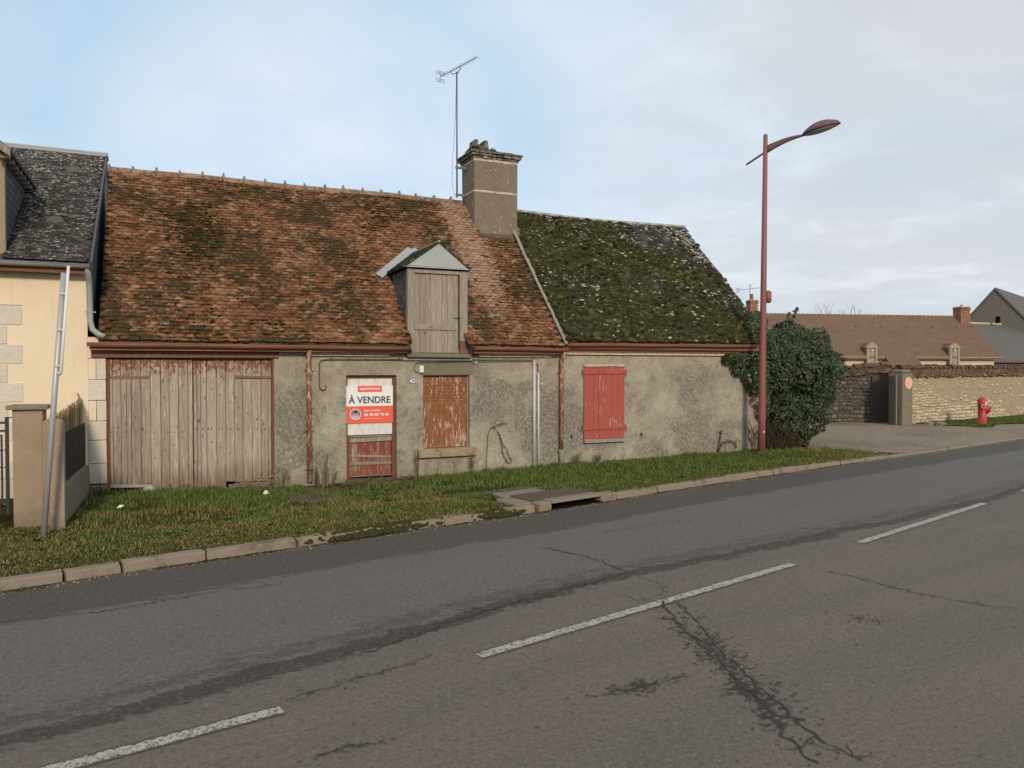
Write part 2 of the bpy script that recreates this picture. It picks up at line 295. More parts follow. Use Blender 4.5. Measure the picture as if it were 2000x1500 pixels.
def asphalt(g):
    p = g.pos(); f1 = g.noise(p, 75, 4, .75); f2 = g.noise(p, 45, 4, .65); mid = g.noise(p, 3.2, 6, .65); big = g.noise(p, .45, 4, .6, .5)
    t = g.uv('tar')[1]; k = g.uv('kerb')[1]; x = g.xyz()[0]
    near = g.mix(big, (.152, .127, .105), (.178, .150, .122))
    far = g.mix(big, (.132, .121, .108), (.152, .139, .125))
    wp = g.noise(g.comb(g.m('MULTIPLY', x, .12), g.m('MULTIPLY', t, 1.5), 0), 1.0, 4, .6); near = g.mix(g.m('MULTIPLY', g.step(wp, .42, .62), .35), near, (.115, .10, .088)); far = g.mix(g.m('MULTIPLY', g.step(wp, .45, .65), .4), far, (.118, .113, .105)); near = g.mix(g.m('MULTIPLY', g.step(g.noise(p, .9, 6, .75), .56, .68), .3), near, (.20, .165, .125))
    side = g.step(g.m('ADD', t, g.m('MULTIPLY', mid, .2)), 0, .25)
    c = g.mix(side, near, far)
    wob = g.noise(g.pos((1, 2.6, 1)), 3.0, 8, .85)
    # the dark sealed joint of the two lanes
    tt = g.m('ADD', g.m('ABSOLUTE', g.m('SUBTRACT', t, g.m('MULTIPLY', g.m('SUBTRACT', big, .5), .5))), g.m('MULTIPLY', g.m('SUBTRACT', wob, .5), .62))
    band = g.step(tt, .14, .09)
    tt2 = g.m('ADD', g.m('ABSOLUTE', g.m('SUBTRACT', t, .25)), g.m('MULTIPLY', g.m('SUBTRACT', wob, .5), 1.9))
    band = g.m('MAXIMUM', band, g.m('MULTIPLY', g.step(tt2, .16, .05), .55))
    c = g.mix(g.m('MULTIPLY', band, .85), c, (.040, .036, .032))
    # darker resurfaced strip by the kerb, ragged edge
    kk = g.m('ADD', k, g.m('MULTIPLY', g.m('SUBTRACT', g.noise(g.pos((1, 3.0, 1)), 2.2, 8, .85), .5), 1.3))
    strip = g.step(kk, 1.22, 1.12)
    c = g.mix(g.m('MULTIPLY', strip, .68), c, (.052, .047, .041))
    dirt = g.step(g.m('ADD', k, g.m('MULTIPLY', mid, .25)), .34, .10)
    c = g.mix(g.m('MULTIPLY', dirt, .7), c, (.075, .052, .035))
    sp = g.noise(g.pos((1, 3.6, 1)), 5.0, 7, .75)
    c = g.mix(g.m('MULTIPLY', g.step(sp, .615, .66), .5), c, (.045, .041, .037))
    c = g.mix(g.m('MULTIPLY', g.step(f1, .58, .68), .6), c, (.34, .30, .26)); c = g.mix(g.m('MULTIPLY', g.step(f1, .42, .32), .6), c, (.06, .052, .045)); f3 = g.noise(p, 28, 5, .85)
    c = g.mix(g.m('MULTIPLY', g.step(f3, .47, .36), .65), c, (.070, .060, .050)); c = g.mix(g.m('MULTIPLY', g.step(f3, .54, .64), .5), c, (.27, .24, .205))
    c = g.mix(g.m('MULTIPLY', g.step(f2, .42, .30), .65), c, (.045, .040, .036))
    c = g.mix(g.m('MULTIPLY', g.step(g.vor(p, 38), .12, .05), .7), c, (.32, .30, .27))
    rr = g.mix(g.m('MAXIMUM', band, g.m('MULTIPLY', strip, .5)), (.86, .86, .86), (.70, .70, .70))
    return c, (g.m('ADD', f1, f2), .010), rr
M_asphalt = mat("old_asphalt", asphalt, .88, .2)
M_crack = mat("crack_tar", lambda g: (g.mix(g.noise(g.pos(), 50, 3), (.036, .031, .027), (.072, .063, .054)),), .9, .15)
def paintline(g):
    p = g.pos(); n = g.noise(p, 38, 5, .9); n2 = g.noise(p, 14, 5, .8); e = g.uv('edge')[1]
    ed = g.m('ABSOLUTE', g.m('SUBTRACT', e, .5))
    v = g.m('ADD', g.m('ADD', g.m('MULTIPLY', n, .8), g.m('MULTIPLY', n2, .2)), g.m('MULTIPLY', g.step(ed, .25, .5), .15))
    f = g.step(v, .545, .51)
    return g.mix(f, (.085, .077, .068), g.mix(n2, (.36, .33, .28), (.50, .46, .40))), (n, .006)
M_line = mat("worn_lane_paint", paintline, .8, .25)

def soil(g):
    p = g.pos(); a = g.noise(p, 2, 6, .65); b = g.noise(p, 30, 5, .75); k = g.noise(p, .7, 4)
    c = g.mix(a, (.060, .046, .026), (.095, .085, .036)); c = g.mix(g.m('MULTIPLY', g.step(k, .4, .6), .5), c, (.055, .062, .02))
    return g.mix(g.m('MULTIPLY', b, .6), c, (.040, .034, .018)), (b, .03)
M_soil = mat("mossy_soil", soil, 1, 0)
M_gravel = mat("gravel", lambda g: (g.mix(g.m('MULTIPLY', g.step(g.noise(g.pos((1, .5, 1)), .8, 5, .6), .45, .65), .45), g.mix(g.noise(g.pos(), 30, 5, .85), (.20, .165, .12), (.34, .29, .22)), (.16, .135, .09)), (g.noise(g.pos(), 45, 4, .8), .03)), .95, .1)
M_peb = mat("pebbles", lambda g: (g.mix(g.rnd(), (.15, .125, .09), (.42, .37, .29)),), .9, .15)
def grassf(g):
    r = g.rnd(); r2 = g.rnd(3.3); p = g.pos(); x, y, z = g.xyz()[0:3]
    n = g.noise(p, 1.1, 4, .6); big = g.noise(p, .5, 3)
    green = g.ramp(r, [(0, (.048, .082, .014)), (.5, (.088, .135, .026)), (.85, (.14, .175, .042)), (1, (.22, .20, .08))])
    dry = g.ramp(r, [(0, (.085, .075, .022)), (.5, (.15, .13, .038)), (.85, (.23, .19, .07)), (1, (.32, .27, .13))])
    k = g.uv('dry')[0]
    f = g.step(g.m('ADD', k, g.m('MULTIPLY', g.m('SUBTRACT', n, .5), .9)), .35, .65)
    return (g.mix(f, green, dry),)
M_grass = mat("verge_grass", grassf, .75, .2)
def leaff(g):
    r = g.rnd(); n = g.noise(g.pos(), 1.8, 4, .6)
    c = g.ramp(r, [(0, (.014, .026, .012)), (.5, (.028, .050, .020)), (.85, (.050, .076, .030)), (1, (.11, .115, .05))])
    c = g.mix(g.m('MULTIPLY', g.step(n, .52, .72), .5), c, (.05, .055, .02))
    return (c,)
M_ivy = mat("ivy_leaf", leaff, .55, .25)
M_ivy_brown = mat("withered_leaf", lambda g: (g.ramp(g.rnd(), [(0, (.05, .03, .018)), (.5, (.09, .055, .032)), (1, (.16, .11, .065))]),), .9, .1)
M_twig = mat("dry_twig", lambda g: (g.mix(g.rnd(), (.075, .05, .034), (.17, .125, .085)),), .9, .1)
M_straw = mat("pale_straw", lambda g: (g.mix(g.rnd(), (.26, .21, .13), (.42, .35, .23)),), .9, .1)
M_bark = mat("dark_bark", lambda g: (g.mix(g.noise(g.pos(), 20, 4), (.03, .022, .016), (.075, .058, .042)),), .95, .1)
M_reed = mat("reed_screen", lambda g: (g.ramp(g.rnd(), [(0, (.10, .07, .035)), (.5, (.30, .22, .11)), (1, (.48, .38, .20))]),), .9, .1)
def rubble(a, b, c0):
    def f(g):
        r = g.rnd(); n = g.noise(g.pos(), 12, 5, .7)
        c = g.mix(r, a, b); return g.mix(g.m('MULTIPLY', g.step(n, .45, .65), .5), c, c0), (n, .02)
    return f
M_stone = mat("pale_rubble_stone", rubble((.40, .32, .22), (.60, .52, .40), (.30, .23, .15)), .93, .1)
M_stone_dark = mat("dark_rubble_stone", rubble((.085, .070, .058), (.19, .165, .14), (.06, .05, .04)), .95, .1)
M_bed = mat("pale_wall_mortar", lambda g: (g.mix(g.noise(g.pos(), 5, 6, .75), (.24, .185, .12), (.50, .42, .30)), (g.noise(g.pos(), 12, 6, .75), .05)), .95, .1)
M_bed_dark = mat("dark_wall_mortar", lambda g: (g.mix(g.noise(g.pos(), 7, 6, .7), (.045, .038, .032), (.13, .11, .09)), (g.noise(g.pos(), 15, 5, .7), .04)), .95, .1)
M_pier = mat("grey_pier_render", lambda g: (g.mix(g.noise(g.pos(), 4, 6, .7), (.13, .12, .085), (.25, .225, .165)), (g.noise(g.pos(), 40, 5, .7), .01)), .95, .1)
M_cop = mat("coping_tile", lambda g: (g.mix(g.step(g.noise(g.pos(), 7, 6, .7), .45, .62), g.mix(g.rnd(), (.12, .065, .048), (.20, .12, .085)), (.060, .046, .034)), (g.noise(g.pos(), 30, 4), .01)), .93, .1)
def farmroof(g):
    p = g.pos(); a = g.noise(p, .9, 6, .65, .3); b = g.noise(g.pos((1, 1, 4)), 7, 5, .75); z = g.xyz()[2]
    row = g.m('PINGPONG', g.m('ADD', z, g.m('MULTIPLY', a, .02)), .035)
    st_ = g.noise(g.pos((.5, .5, 3)), 2.2, 7, .8); c = g.mix(b, (.12, .078, .056), (.20, .132, .098)); c = g.mix(g.m('MULTIPLY', g.step(st_, .5, .66), .45), c, (.24, .17, .12)); c = g.mix(g.m('MULTIPLY', g.step(st_, .46, .34), .4), c, (.085, .055, .042)); c = g.mix(g.m('MULTIPLY', g.step(a, .45, .7), .6), c, (.16, .125, .095))
    c = g.mix(g.m('MULTIPLY', g.step(g.m('ADD', z, a), 5.4, 5.9), .5), c, (.21, .13, .085))
    return g.mix(g.m('MULTIPLY', g.step(row, .01, .0), .5), c, (.07, .035, .025)), (b, .02)
M_farmroof = mat("brown_tile_roof", farmroof, .92, .1)
M_farslate = mat("far_slate", lambda g: (g.mix(g.noise(g.pos((1, 1, 3)), 4, 6, .75), (.075, .072, .068), (.17, .16, .145)), (g.noise(g.pos(), 10, 5), .02)), .85, .2)
M_barnstone = mat("grey_barn_stone", lambda g: (g.mix(g.noise(g.pos((1, 1, 3)), 5, 6, .8), (.08, .072, .062), (.25, .225, .19)), (g.noise(g.pos((1, 1, 2)), 6, 5, .7), .06)), .95, .1)
M_farwall = mat("farm_wall_cream", lambda g: (g.mix(g.noise(g.pos(), 2, 5), (.50, .42, .29), (.62, .54, .39)),), .93, .1)
M_brick = mat("red_brick", lambda g: (g.mix(g.rnd(), (.21, .095, .066), (.31, .155, .11)), (g.noise(g.pos(), 30, 3), .004)), .9, .1)
M_sign_white = mat("sign_white", lambda g: (g.mix(g.noise(g.pos((1, 1, 4)), 6, 4), (.70, .70, .70), (.78, .78, .77)),), .45, .35)
M_board = mat("backing_board", lambda g: (g.mix(g.step(g.noise(g.pos((3, 1, 1)), 6, 5, .7), .45, .7), (.66, .65, .62), (.50, .49, .46)),), .6, .3)
M_coral = mat("sign_coral", lambda g: ((.74, .115, .075),), .5, .3)
M_ink = mat("sign_ink", lambda g: ((.035, .030, .045),), .5, .3)
M_letter = mat("sign_letter_white", lambda g: ((.80, .78, .75),), .5, .3)
M_enamel = mat("blue_enamel", lambda g: ((.012, .016, .085),), .3, .5)
M_photo = mat("portrait_grey", lambda g: (g.mix(g.noise(g.pos(), 40, 3), (.12, .13, .15), (.26, .27, .29)),), .5, .3)
M_skin = mat("portrait_skin", lambda g: ((.42, .25, .20),), .5, .3)
M_shirt = mat("portrait_shirt", lambda g: ((.45, .46, .5),), .5, .3)
M_plaque = mat("pale_orange_plaque", lambda g: (g.mix(g.noise(g.pos(), 9, 3), (.70, .36, .22), (.80, .47, .31)),), .5, .3)
M_litter = mat("white_litter", lambda g: ((.66, .65, .62),), .6, .3)
M_ground = mat("field_ground", lambda g: (g.mix(g.noise(g.pos(), .2, 5), (.05, .06, .02), (.10, .085, .045)),), 1, 0)

# ------------------------------------------------------------------ object helpers
def tag(o, label=None, cat=None, group=None, kind=None):
    if label: o['label'] = label
    if cat: o['category'] = cat
    if group: o['group'] = group
    if kind: o['kind'] = kind
    return o
def empty(name, loc=(0, 0, 0), label=None, cat=None, group=None, kind=None, rz=0):
    o = bpy.data.objects.new(name, None); C.objects.link(o); o.location = loc; o.rotation_euler = (0, 0, rz); o.empty_display_size = .1
    return tag(o, label, cat, group, kind)
def link(name, me, parent=None, mw=None):
    o = bpy.data.objects.new(name, me); C.objects.link(o)
    if parent: o.parent = parent
    if mw is not None: o.matrix_basis = mw
    return o
def world_parent(o, p):     # keep world placement: all parents here sit unrotated unless stated
    o.parent = p
    return o
bpy_update = bpy.context.view_layer.update
def winv(p):
    m = Matrix.Identity(4); q = p
    while q is not None:
        m = q.matrix_basis @ m; q = q.parent
    return m.inverted()
class MB:
    def __init__(s): s.v = []; s.f = []
    def poly(s, pts): n = len(s.v); s.v += [tuple(p) for p in pts]; s.f.append(tuple(range(n, n+len(pts)))); return s
    def hexa(s, p):   # 8 points: bottom 4 ccw, top 4 ccw
        n = len(s.v); s.v += [tuple(q) for q in p]
        s.f += [(n+3, n+2, n+1, n), (n+4, n+5, n+6, n+7), (n, n+1, n+5, n+4), (n+1, n+2, n+6, n+5), (n+2, n+3, n+7, n+6), (n+3, n, n+4, n+7)]; return s
    def box(s, x0, x1, y0, y1, z0, z1, j=0):
        r = lambda: random.uniform(-j, j) if j else 0
        return s.hexa([(x+r(), y+r(), z+r()) for x, y, z in ((x0, y0, z0), (x1, y0, z0), (x1, y1, z0), (x0, y1, z0), (x0, y0, z1), (x1, y0, z1), (x1, y1, z1), (x0, y1, z1))])
    def obox(s, o, a, b, c, la, lb, lc, centred=False):   # origin + axes
        o, a, b, c = Vector(o), Vector(a).normalized()*la, Vector(b).normalized()*lb, Vector(c).normalized()*lc
        if centred: o = o-(a+b+c)/2
        return s.hexa([o, o+a, o+a+b, o+b, o+c, o+a+c, o+a+b+c, o+b+c])
    def tube(s, pts, r, n=8, cap=True, squash=None):
        pts = [Vector(p) for p in pts]; rs = r if isinstance(r, (list, tuple)) else [r]*len(pts)
        base = len(s.v); prev = None
        for i, p in enumerate(pts):
            d = (pts[min(i+1, len(pts)-1)]-pts[max(i-1, 0)]).normalized()
            u = Vector((0, 0, 1)) if abs(d.z) < .95 else Vector((0, 1, 0))
            if prev is None: a = d.cross(u).normalized()
            else: a = (prev-d*prev.dot(d)).normalized()
            prev = a; b = d.cross(a)
            for k in range(n):
                t = 2*math.pi*k/n; q = p+(a*math.cos(t)+b*math.sin(t)*(squash or 1))*rs[i]; s.v.append(tuple(q))
        for i in range(len(pts)-1):
            for k in range(n):
                a0 = base+i*n+k; a1 = base+i*n+(k+1) % n; s.f.append((a0, a1, a1+n, a0+n))
        if cap:
            s.f.append(tuple(base+k for k in range(n))[::-1]); s.f.append(tuple(base+(len(pts)-1)*n+k for k in range(n)))
        return s
    def lathe(s, o, prof, n=20):
        return s.tube([(o[0], o[1], o[2]+z) for z, r in prof], [max(r, .0005) for z, r in prof], n)
    def mesh(s, name, m, smooth=False):
        me = bpy.data.meshes.new(name); me.from_pydata(s.v, [], s.f); me.materials.append(m)
        if smooth: me.polygons.foreach_set('use_smooth', [True]*len(me.polygons))
        me.update(); return me
    def build(s, name, m, parent=None, smooth=False, bevel=0):
        o = link(name, s.mesh(name, m, smooth), parent)
        if parent: o.matrix_basis = winv(parent)      # vertices are world coordinates
        if bevel:
            b = o.modifiers.new('b', 'BEVEL'); b.width = bevel; b.segments = 2; b.limit_method = 'ANGLE'
        return o
def npmesh(name, V, F, m, smooth=False):
    me = bpy.data.meshes.new(name); nv = len(V); k = F.shape[1]
    me.vertices.add(nv); me.vertices.foreach_set('co', V.astype(np.float32).ravel())
    me.loops.add(F.size); me.loops.foreach_set('vertex_index', F.astype(np.int32).ravel())
    me.polygons.add(len(F)); me.polygons.foreach_set('loop_start', np.arange(0, F.size, k, dtype=np.int32)); me.polygons.foreach_set('loop_total', np.full(len(F), k, dtype=np.int32))
    if smooth: me.polygons.foreach_set('use_smooth', np.ones(len(F), dtype=bool))
    me.materials.append(m); me.update(calc_edges=True); me.validate(); return me
def scatter(name, bases, mats4, m, parent=None, smooth=False, pick=None):
    """bases: list of (V,F) with equal counts; mats4: (N,4,4) -> one merged mesh object"""
    T = np.asarray(mats4); N = len(T); idx = pick if pick is not None else rng.integers(0, len(bases), N)
    BV = np.stack([b[0] for b in bases]); F = bases[0][1]
    V = np.einsum('nij,nvj->nvi', T[:, :3, :3], BV[idx])+T[:, None, :3, 3]
    nv = V.shape[1]; FF = (F[None]+(np.arange(N)*nv)[:, None, None]).reshape(-1, F.shape[1])
    o = link(name, npmesh(name, V.reshape(-1, 3), FF, m, smooth), parent)
    if parent: o.matrix_basis = winv(parent)
    return o
def ico(sub, jitter=0, seed=0):
    bm = bmesh.new(); bmesh.ops.create_icosphere(bm, subdivisions=sub, radius=1); r = random.Random(seed)
    V = np.array([v.co[:] for v in bm.verts]); F = np.array([[v.index for v in f.verts] for f in bm.faces]); bm.free()
    V = V*(1+np.array([r.uniform(-jitter, jitter) for _ in V]))[:, None]; return V, F
ICO1 = [ico(1, .22, k) for k in range(6)]; ICO2 = [ico(2, .28, k) for k in range(6)]
def rotm(ax, ay, az):
    return np.array(Matrix.Rotation(az, 3, 'Z') @ Matrix.Rotation(ay, 3, 'Y') @ Matrix.Rotation(ax, 3, 'X'))
def T4(Rm, loc, sc=(1, 1, 1)):
    t = np.eye(4); t[:3, :3] = Rm @ np.diag(sc); t[:3, 3] = loc; return t
def at(px, py, Y=14.3):
    """photo measurement (2000x1500) taken on a real upright plane Y: gives X, Z there"""
    u = (px-1000)/1500; v = (750-py)/1500
    y = math.cos(PITCH)+v*math.sin(PITCH); z = -math.sin(PITCH)+v*math.cos(PITCH)
    rx, ry = u*math.cos(YAW)+y*math.sin(YAW), -u*math.sin(YAW)+y*math.cos(YAW)
    t = Y/ry; return rx*t, CAMZ+z*t
def atg(px, py, z0=0.):
    u = (px-1000)/1500; v = (750-py)/1500
    y = math.cos(PITCH)+v*math.sin(PITCH); z = -math.sin(PITCH)+v*math.cos(PITCH)
    t = (z0-CAMZ)/z; return (u*math.cos(YAW)+y*math.sin(YAW))*t, (-u*math.sin(YAW)+y*math.cos(YAW))*t

FY = 14.3
# ------------------------------------------------------------------ ground, road
KX = [-14, -1.402, -.383, 1.243, 2.414, 4.751, 6.021, 7.849, 10.375, 13.298, 18.077, 22.969, 60]
KY = [5.9, 8.515, 8.783, 9.15, 9.43, 9.93, 10.25, 10.79, 11.41, 12.118, 13.15, 14.3, 23.5]
CX = [-30, -.523, .646, 2.067, 6.075, 7.558, 11.498, 60]; CY = [-.3, 4.58, 4.81, 5.12, 6.15, 6.58, 7.70, 21.5]
TX = [-30, -.844, -.067, .913, 2.296, 4.421, 6.409, 8.458, 11.11, 60]; TY = [-.2, 5.03, 5.27, 5.56, 6.03, 6.55, 6.90, 7.24, 7.75, 22]
kY = lambda x: float(np.interp(x, KX, KY)); cY = lambda x: float(np.interp(x, CX, CY)); tY = lambda x: float(np.interp(x, TX, TY))
FXs = [-8, -1, 2.4, 3.5, 5.9, 7.7, 10.3, 12.5, 14, 40]; FZs = [.06, .03, -.05, -.04, -.02, .03, .07, .1, .1, .08]
def kh(x): return float(np.interp(x, [11, 14.5], [.095, .05]))
def zg(x, y):
    t = max(0., min(1., (y-kY(x)-.12)/2.6)); zf = float(np.interp(x, FXs, FZs))
    return (kh(x)-.015)*(1-t)+zf*t + (.03*mnoise.noise((x*1.3, y*1.3, 0)) if t > .05 else 0)

def grid(name, xs, yf, nrow, zf, m, uvs=None, **k):
    V = []; F = []
    for x in xs:
        y0, y1 = yf(x)
        for j in range(nrow+1): y = y0+(y1-y0)*j/nrow; V.append((x, y, zf(x, y)))
    n = nrow+1
    for i in range(len(xs)-1):
        for j in range(nrow): a = i*n+j; F.append((a, a+n, a+n+1, a+1))
    me = npmesh(name, np.array(V), np.array(F), m, True)
    for un, fn in (uvs or {}).items():
        ul = me.uv_layers.new(name=un); vi = np.empty(len(me.loops), dtype=np.int32); me.loops.foreach_get('vertex_index', vi)
        A = np.array([fn(*V[i][:2]) for i in range(len(V))])[vi]; ul.data.foreach_set('uv', A.astype(np.float32).ravel())
    return tag(link(name, me), **k)
ground = MB().poly([(-500, -500, -.25), (500, -500, -.25), (500, 700, -.25), (-500, 700, -.25)]).build('ground', M_ground); tag(ground, kind='structure')
xs = list(np.arange(-30, 60.1, .5))
def ryf(x): return cY(x)-11, kY(x)+.02
road = grid('road', xs, ryf, 60, lambda x, y: -.01*abs(y-cY(x))*.4+.01*.4*3, M_asphalt, {'tar': lambda x, y: (x, y-tY(x)), 'kerb': lambda x, y: (x, kY(x)-y)}, kind='structure')
def rz(x, y): return -.004*abs(y-cY(x))+.012
verge = grid('grass_verge', list(np.arange(-9, 16.1, .2)), lambda x: (kY(x)+.1, 14.5 if x > -1.25 else 14.5), 30, zg, M_soil, kind='structure')
gx = list(np.arange(14.2, 60, .5))
driveway = grid('gravel_driveway', gx, lambda x: (kY(x)+.1 + (max(0, 1.0*(16.2-x)) if x < 16.2 else 0), 30), 40, lambda x, y: zg(x, y)+.012, M_gravel, kind='structure')
vergef = grid('far_grass_strip', list(np.arange(24.6, 60, .5)), lambda x: (kY(x)+2.0+.25*math.sin(x*1.7)+max(0, (25.4-x))*1.2, 22+.176*(x-24)), 6, lambda x, y: zg(x, y)+.03, M_soil, kind='structure')

# lane dashes, children of the road
def strip_pts(x0, x1, hw, n=24):
    V = []; 
    for i in range(n+1):
        x = x0+(x1-x0)*i/n; y = cY(x); t = Vector((1, (cY(x+.2)-cY(x-.2))/.4, 0)).normalized(); nn = Vector((-t.y, t.x, 0))
        for s in (-1, 1):
            q = Vector((x, y, 0))+nn*s*hw; V.append((q.x, q.y, rz(q.x, q.y)+.005))
    return V
for (a, b) in ((-3.3, .646), (2.067, 6.075), (7.558, 11.498), (13.2, 17.2), (18.8, 22.8)):
    V = strip_pts(a, b, .072); n = len(V)//2; F = [(2*i, 2*i+2, 2*i+3, 2*i+1) for i in range(n-1)]
    me = npmesh('lane_dash', np.array(V), np.array(F), M_line); ul = me.uv_layers.new(name='edge')
    vi = np.empty(len(me.loops), dtype=np.int32); me.loops.foreach_get('vertex_index', vi)
    ul.data.foreach_set('uv', np.array([(i//2/n, i % 2) for i in vi], dtype=np.float32).ravel()); link('lane_dash', me, road)

# cracks in the asphalt: jagged thin ribbons and crumbled spots
cr = MB(); spots = MB(); rc = random.Random(5)
def ribbon(pts, w0, w1, mb=None, zz=.006):
    mb = mb or cr
    n = len(mb.v)
    for i, p in enumerate(pts):
        a = pts[max(i-1, 0)]; b = pts[min(i+1, len(pts)-1)]; t = Vector((b[0]-a[0], b[1]-a[1], 0)); t = t.normalized() if t.length else Vector((1, 0, 0))
        ww = (w0+(w1-w0)*i/len(pts))*rc.uniform(.35, 1.5)/2
        for s in (-1, 1): x = p[0]-t.y*s*ww; y = p[1]+t.x*s*ww; mb.v.append((x, y, rz(x, y)+zz))
    mb.f += [(n+2*i, n+2*i+2, n+2*i+3, n+2*i+1) for i in range(len(pts)-1)]
def crackpath(P, amp=.03, seg=.045):
    out = []
    for (a, b) in zip(P[:-1], P[1:]):
        L = math.dist(a, b); n = max(2, int(L/seg)); ph = rc.uniform(0, 99)
        for i in range(n):
            t = i/n; x = a[0]+(b[0]-a[0])*t; y = a[1]+(b[1]-a[1])*t
            x += amp*(mnoise.noise((x*7, y*7, ph*0+1))*1.2+rc.uniform(-.5, .5)); y += amp*(mnoise.noise((x*7, y*7, 9))*1.2+rc.uniform(-.5, .5)); out.append((x, y))
    return out
def spot(x, y, r):
    k = rc.randint(6, 9); a0 = rc.uniform(0, 6.3); an = rc.uniform(-.5, .5); el = rc.uniform(1, 3)
    pts = []
    for i in range(k):
        t = a0+6.283*i/k; q = r*rc.uniform(.45, 1.15); dx = math.cos(t)*q*el; dy = math.sin(t)*q
        X = x+dx*math.cos(an)-dy*math.sin(an); Y = y+dx*math.sin(an)+dy*math.cos(an); pts.append((X, Y, rz(X, Y)+.0055+rc.uniform(0, .002)))
    spots.poly(pts)
def crack(pix, w0=.016, w1=.007, branch=0, sp=0, spread=.12, amp=.035):
    P = [atg(*q) for q in pix]; path = crackpath(P, amp); ribbon(path, w0, w1)
    for _ in range(branch):
        i = rc.randint(2, len(path)-3); x, y = path[i]; a = rc.uniform(0, 6.28); L = rc.uniform(.06, .24)
        q = [(x, y)]
        for _ in range(int(L/.05)): a += rc.uniform(-1.1, 1.1); x += .05*math.cos(a); y += .05*math.sin(a); q.append((x, y))
        ribbon(q, w0*.6, .003)
    for _ in range(sp):
        x, y = path[int(min(len(path)-1, max(0, rc.gauss(.45, .22)*len(path))))]; spot(x+rc.gauss(0, spread), y+rc.gauss(0, spread*.5), rc.uniform(.003, .0105))
crack([(1290, 1180), (1340, 1235), (1385, 1275), (1440, 1330), (1490, 1375), (1540, 1440), (1610, 1500)], .018, .014, 18, 330, .085)
crack([(1325, 1180), (1370, 1225), (1420, 1285), (1475, 1335), (1530, 1385), (1600, 1445), (1700, 1500)], .014, .012, 16, 260, .11)
_P = crackpath([atg(*q_) for q_ in ((1390, 1275), (1440, 1325), (1500, 1378), (1545, 1430))], .03)
for _ in range(150):
    x, y = _P[rc.randint(0, len(_P)-1)]; spot(x+rc.gauss(0, .055), y+rc.gauss(0, .035), rc.uniform(.005, .014))
crack([(1345, 1250), (1395, 1260), (1440, 1250)], .010, .004, 3, 20, .05)
crack([(1440, 1345), (1490, 1370), (1500, 1390)], .012, .006, 4, 30, .06)
crack([(1620, 1120), (1700, 1138), (1790, 1160), (1900, 1180), (2000, 1192)], .010, .010, 6, 40, .05)
crack([(1060, 1070), (1130, 1085), (1190, 1105), (1225, 1118)], .014, .012, 5, 20, .05)
crack([(1250, 1130), (1300, 1150), (1290, 1180), (1200, 1165)], .006, .006, 6, 15, .06, .05)
crack([(560, 1370), (680, 1335), (760, 1310), (860, 1280)], .010, .006, 6, 30, .05)
crack([(1170, 1360), (1230, 1352), (1290, 1330), (1350, 1325)], .010, .008, 6, 150, .10)
crack([(620, 1480), (700, 1460), (770, 1452)], .010, .006, 4, 30, .05)
crack([(1640, 1200), (1700, 1215), (1760, 1212)], .006, .004, 2, 60, .12)
crack([(0, 1215), (200, 1195), (400, 1160), (560, 1140)], .008, .006, 4, 40, .05)
crack([(1180, 1040), (1300, 1020), (1420, 1015)], .006, .004, 5, 60, .12)
crack([(700, 1285), (900, 1210), (1080, 1160), (1240, 1118)], .016, .012, 10, 120, .10)
for _ in range(700):
    x = rc.uniform(-2, 12); y = cY(x)+rc.uniform(-3.5, 3.6); spot(x, y, rc.uniform(.003, .008))
c1 = cr.build('asphalt_crack', M_crack, road); tag(c1, kind='stuff'); c2 = spots.build('crumbled_asphalt', M_crack, road); tag(c2, kind='stuff')

# kerb
kerb = tag(empty('kerb', (0, 0, 0)), kind='structure')
x = -6.2; rk = random.Random(3)
while x < 40:
    L = rk.choice([1.0, 1.0, 1.0, .5, .82]) * (1.0 if x < 16 else 1.2); x2 = x+L*.985
    if 4.95 < x+L*.5 < 6.6: x = 6.62; continue
    broken = 1.6 < x+L/2 < 3.0 or 3.9 < x+L/2 < 4.4
    h = kh(x)+rk.uniform(-.010, .006)-(.015 if broken else 0); j = .012 if not broken else .024
    m = MB(); a = Vector((x+.008, kY(x)-.01, 0)); b = Vector((x2-.008, kY(x2)-.01, 0)); t = (b-a).normalized(); nn = Vector((-t.y, t.x, 0)); W = .15
    jj = lambda: Vector((rk.uniform(-j, j), rk.uniform(-j, j), rk.uniform(-j, j)*.5)); ns = 4
    prof = [(0, -.15), (.045, h-.022), (.066, h-.004), (W, h+.004), (W, -.15)]
    rows = []
    for i in range(ns+1):
        p = a+(b-a)*i/ns; row = []
        for (o_, zz) in prof: q = p+nn*o_+Vector((0, 0, zz))+jj()*(.6 if 0 < i < ns else 1); row.append(len(m.v)); m.v.append(tuple(q))
        rows.append(row)
    for i in range(ns):
        for k in range(4): m.f.append((rows[i][k], rows[i+1][k], rows[i+1][k+1], rows[i][k+1]))
    m.f.append(tuple(rows[0])); m.f.append(tuple(rows[-1][::-1]))
    m.build('kerb_stone', M_kerb, kerb); x += L
# dirt and pebbles lying in the channel
P = []
for _ in range(2600):
    x = random.uniform(-5, 24); y = kY(x)-abs(random.gauss(0, .09))-.02; s = random.uniform(.002, .008); P.append(T4(rotm(random.random()*6, 0, random.random()*6), (x, y, rz(x, y)+s*.3), (s*1.3, s, s*.6)))
gr = scatter('channel_grit', ICO1, P, M_peb, None); tag(gr, kind='stuff')

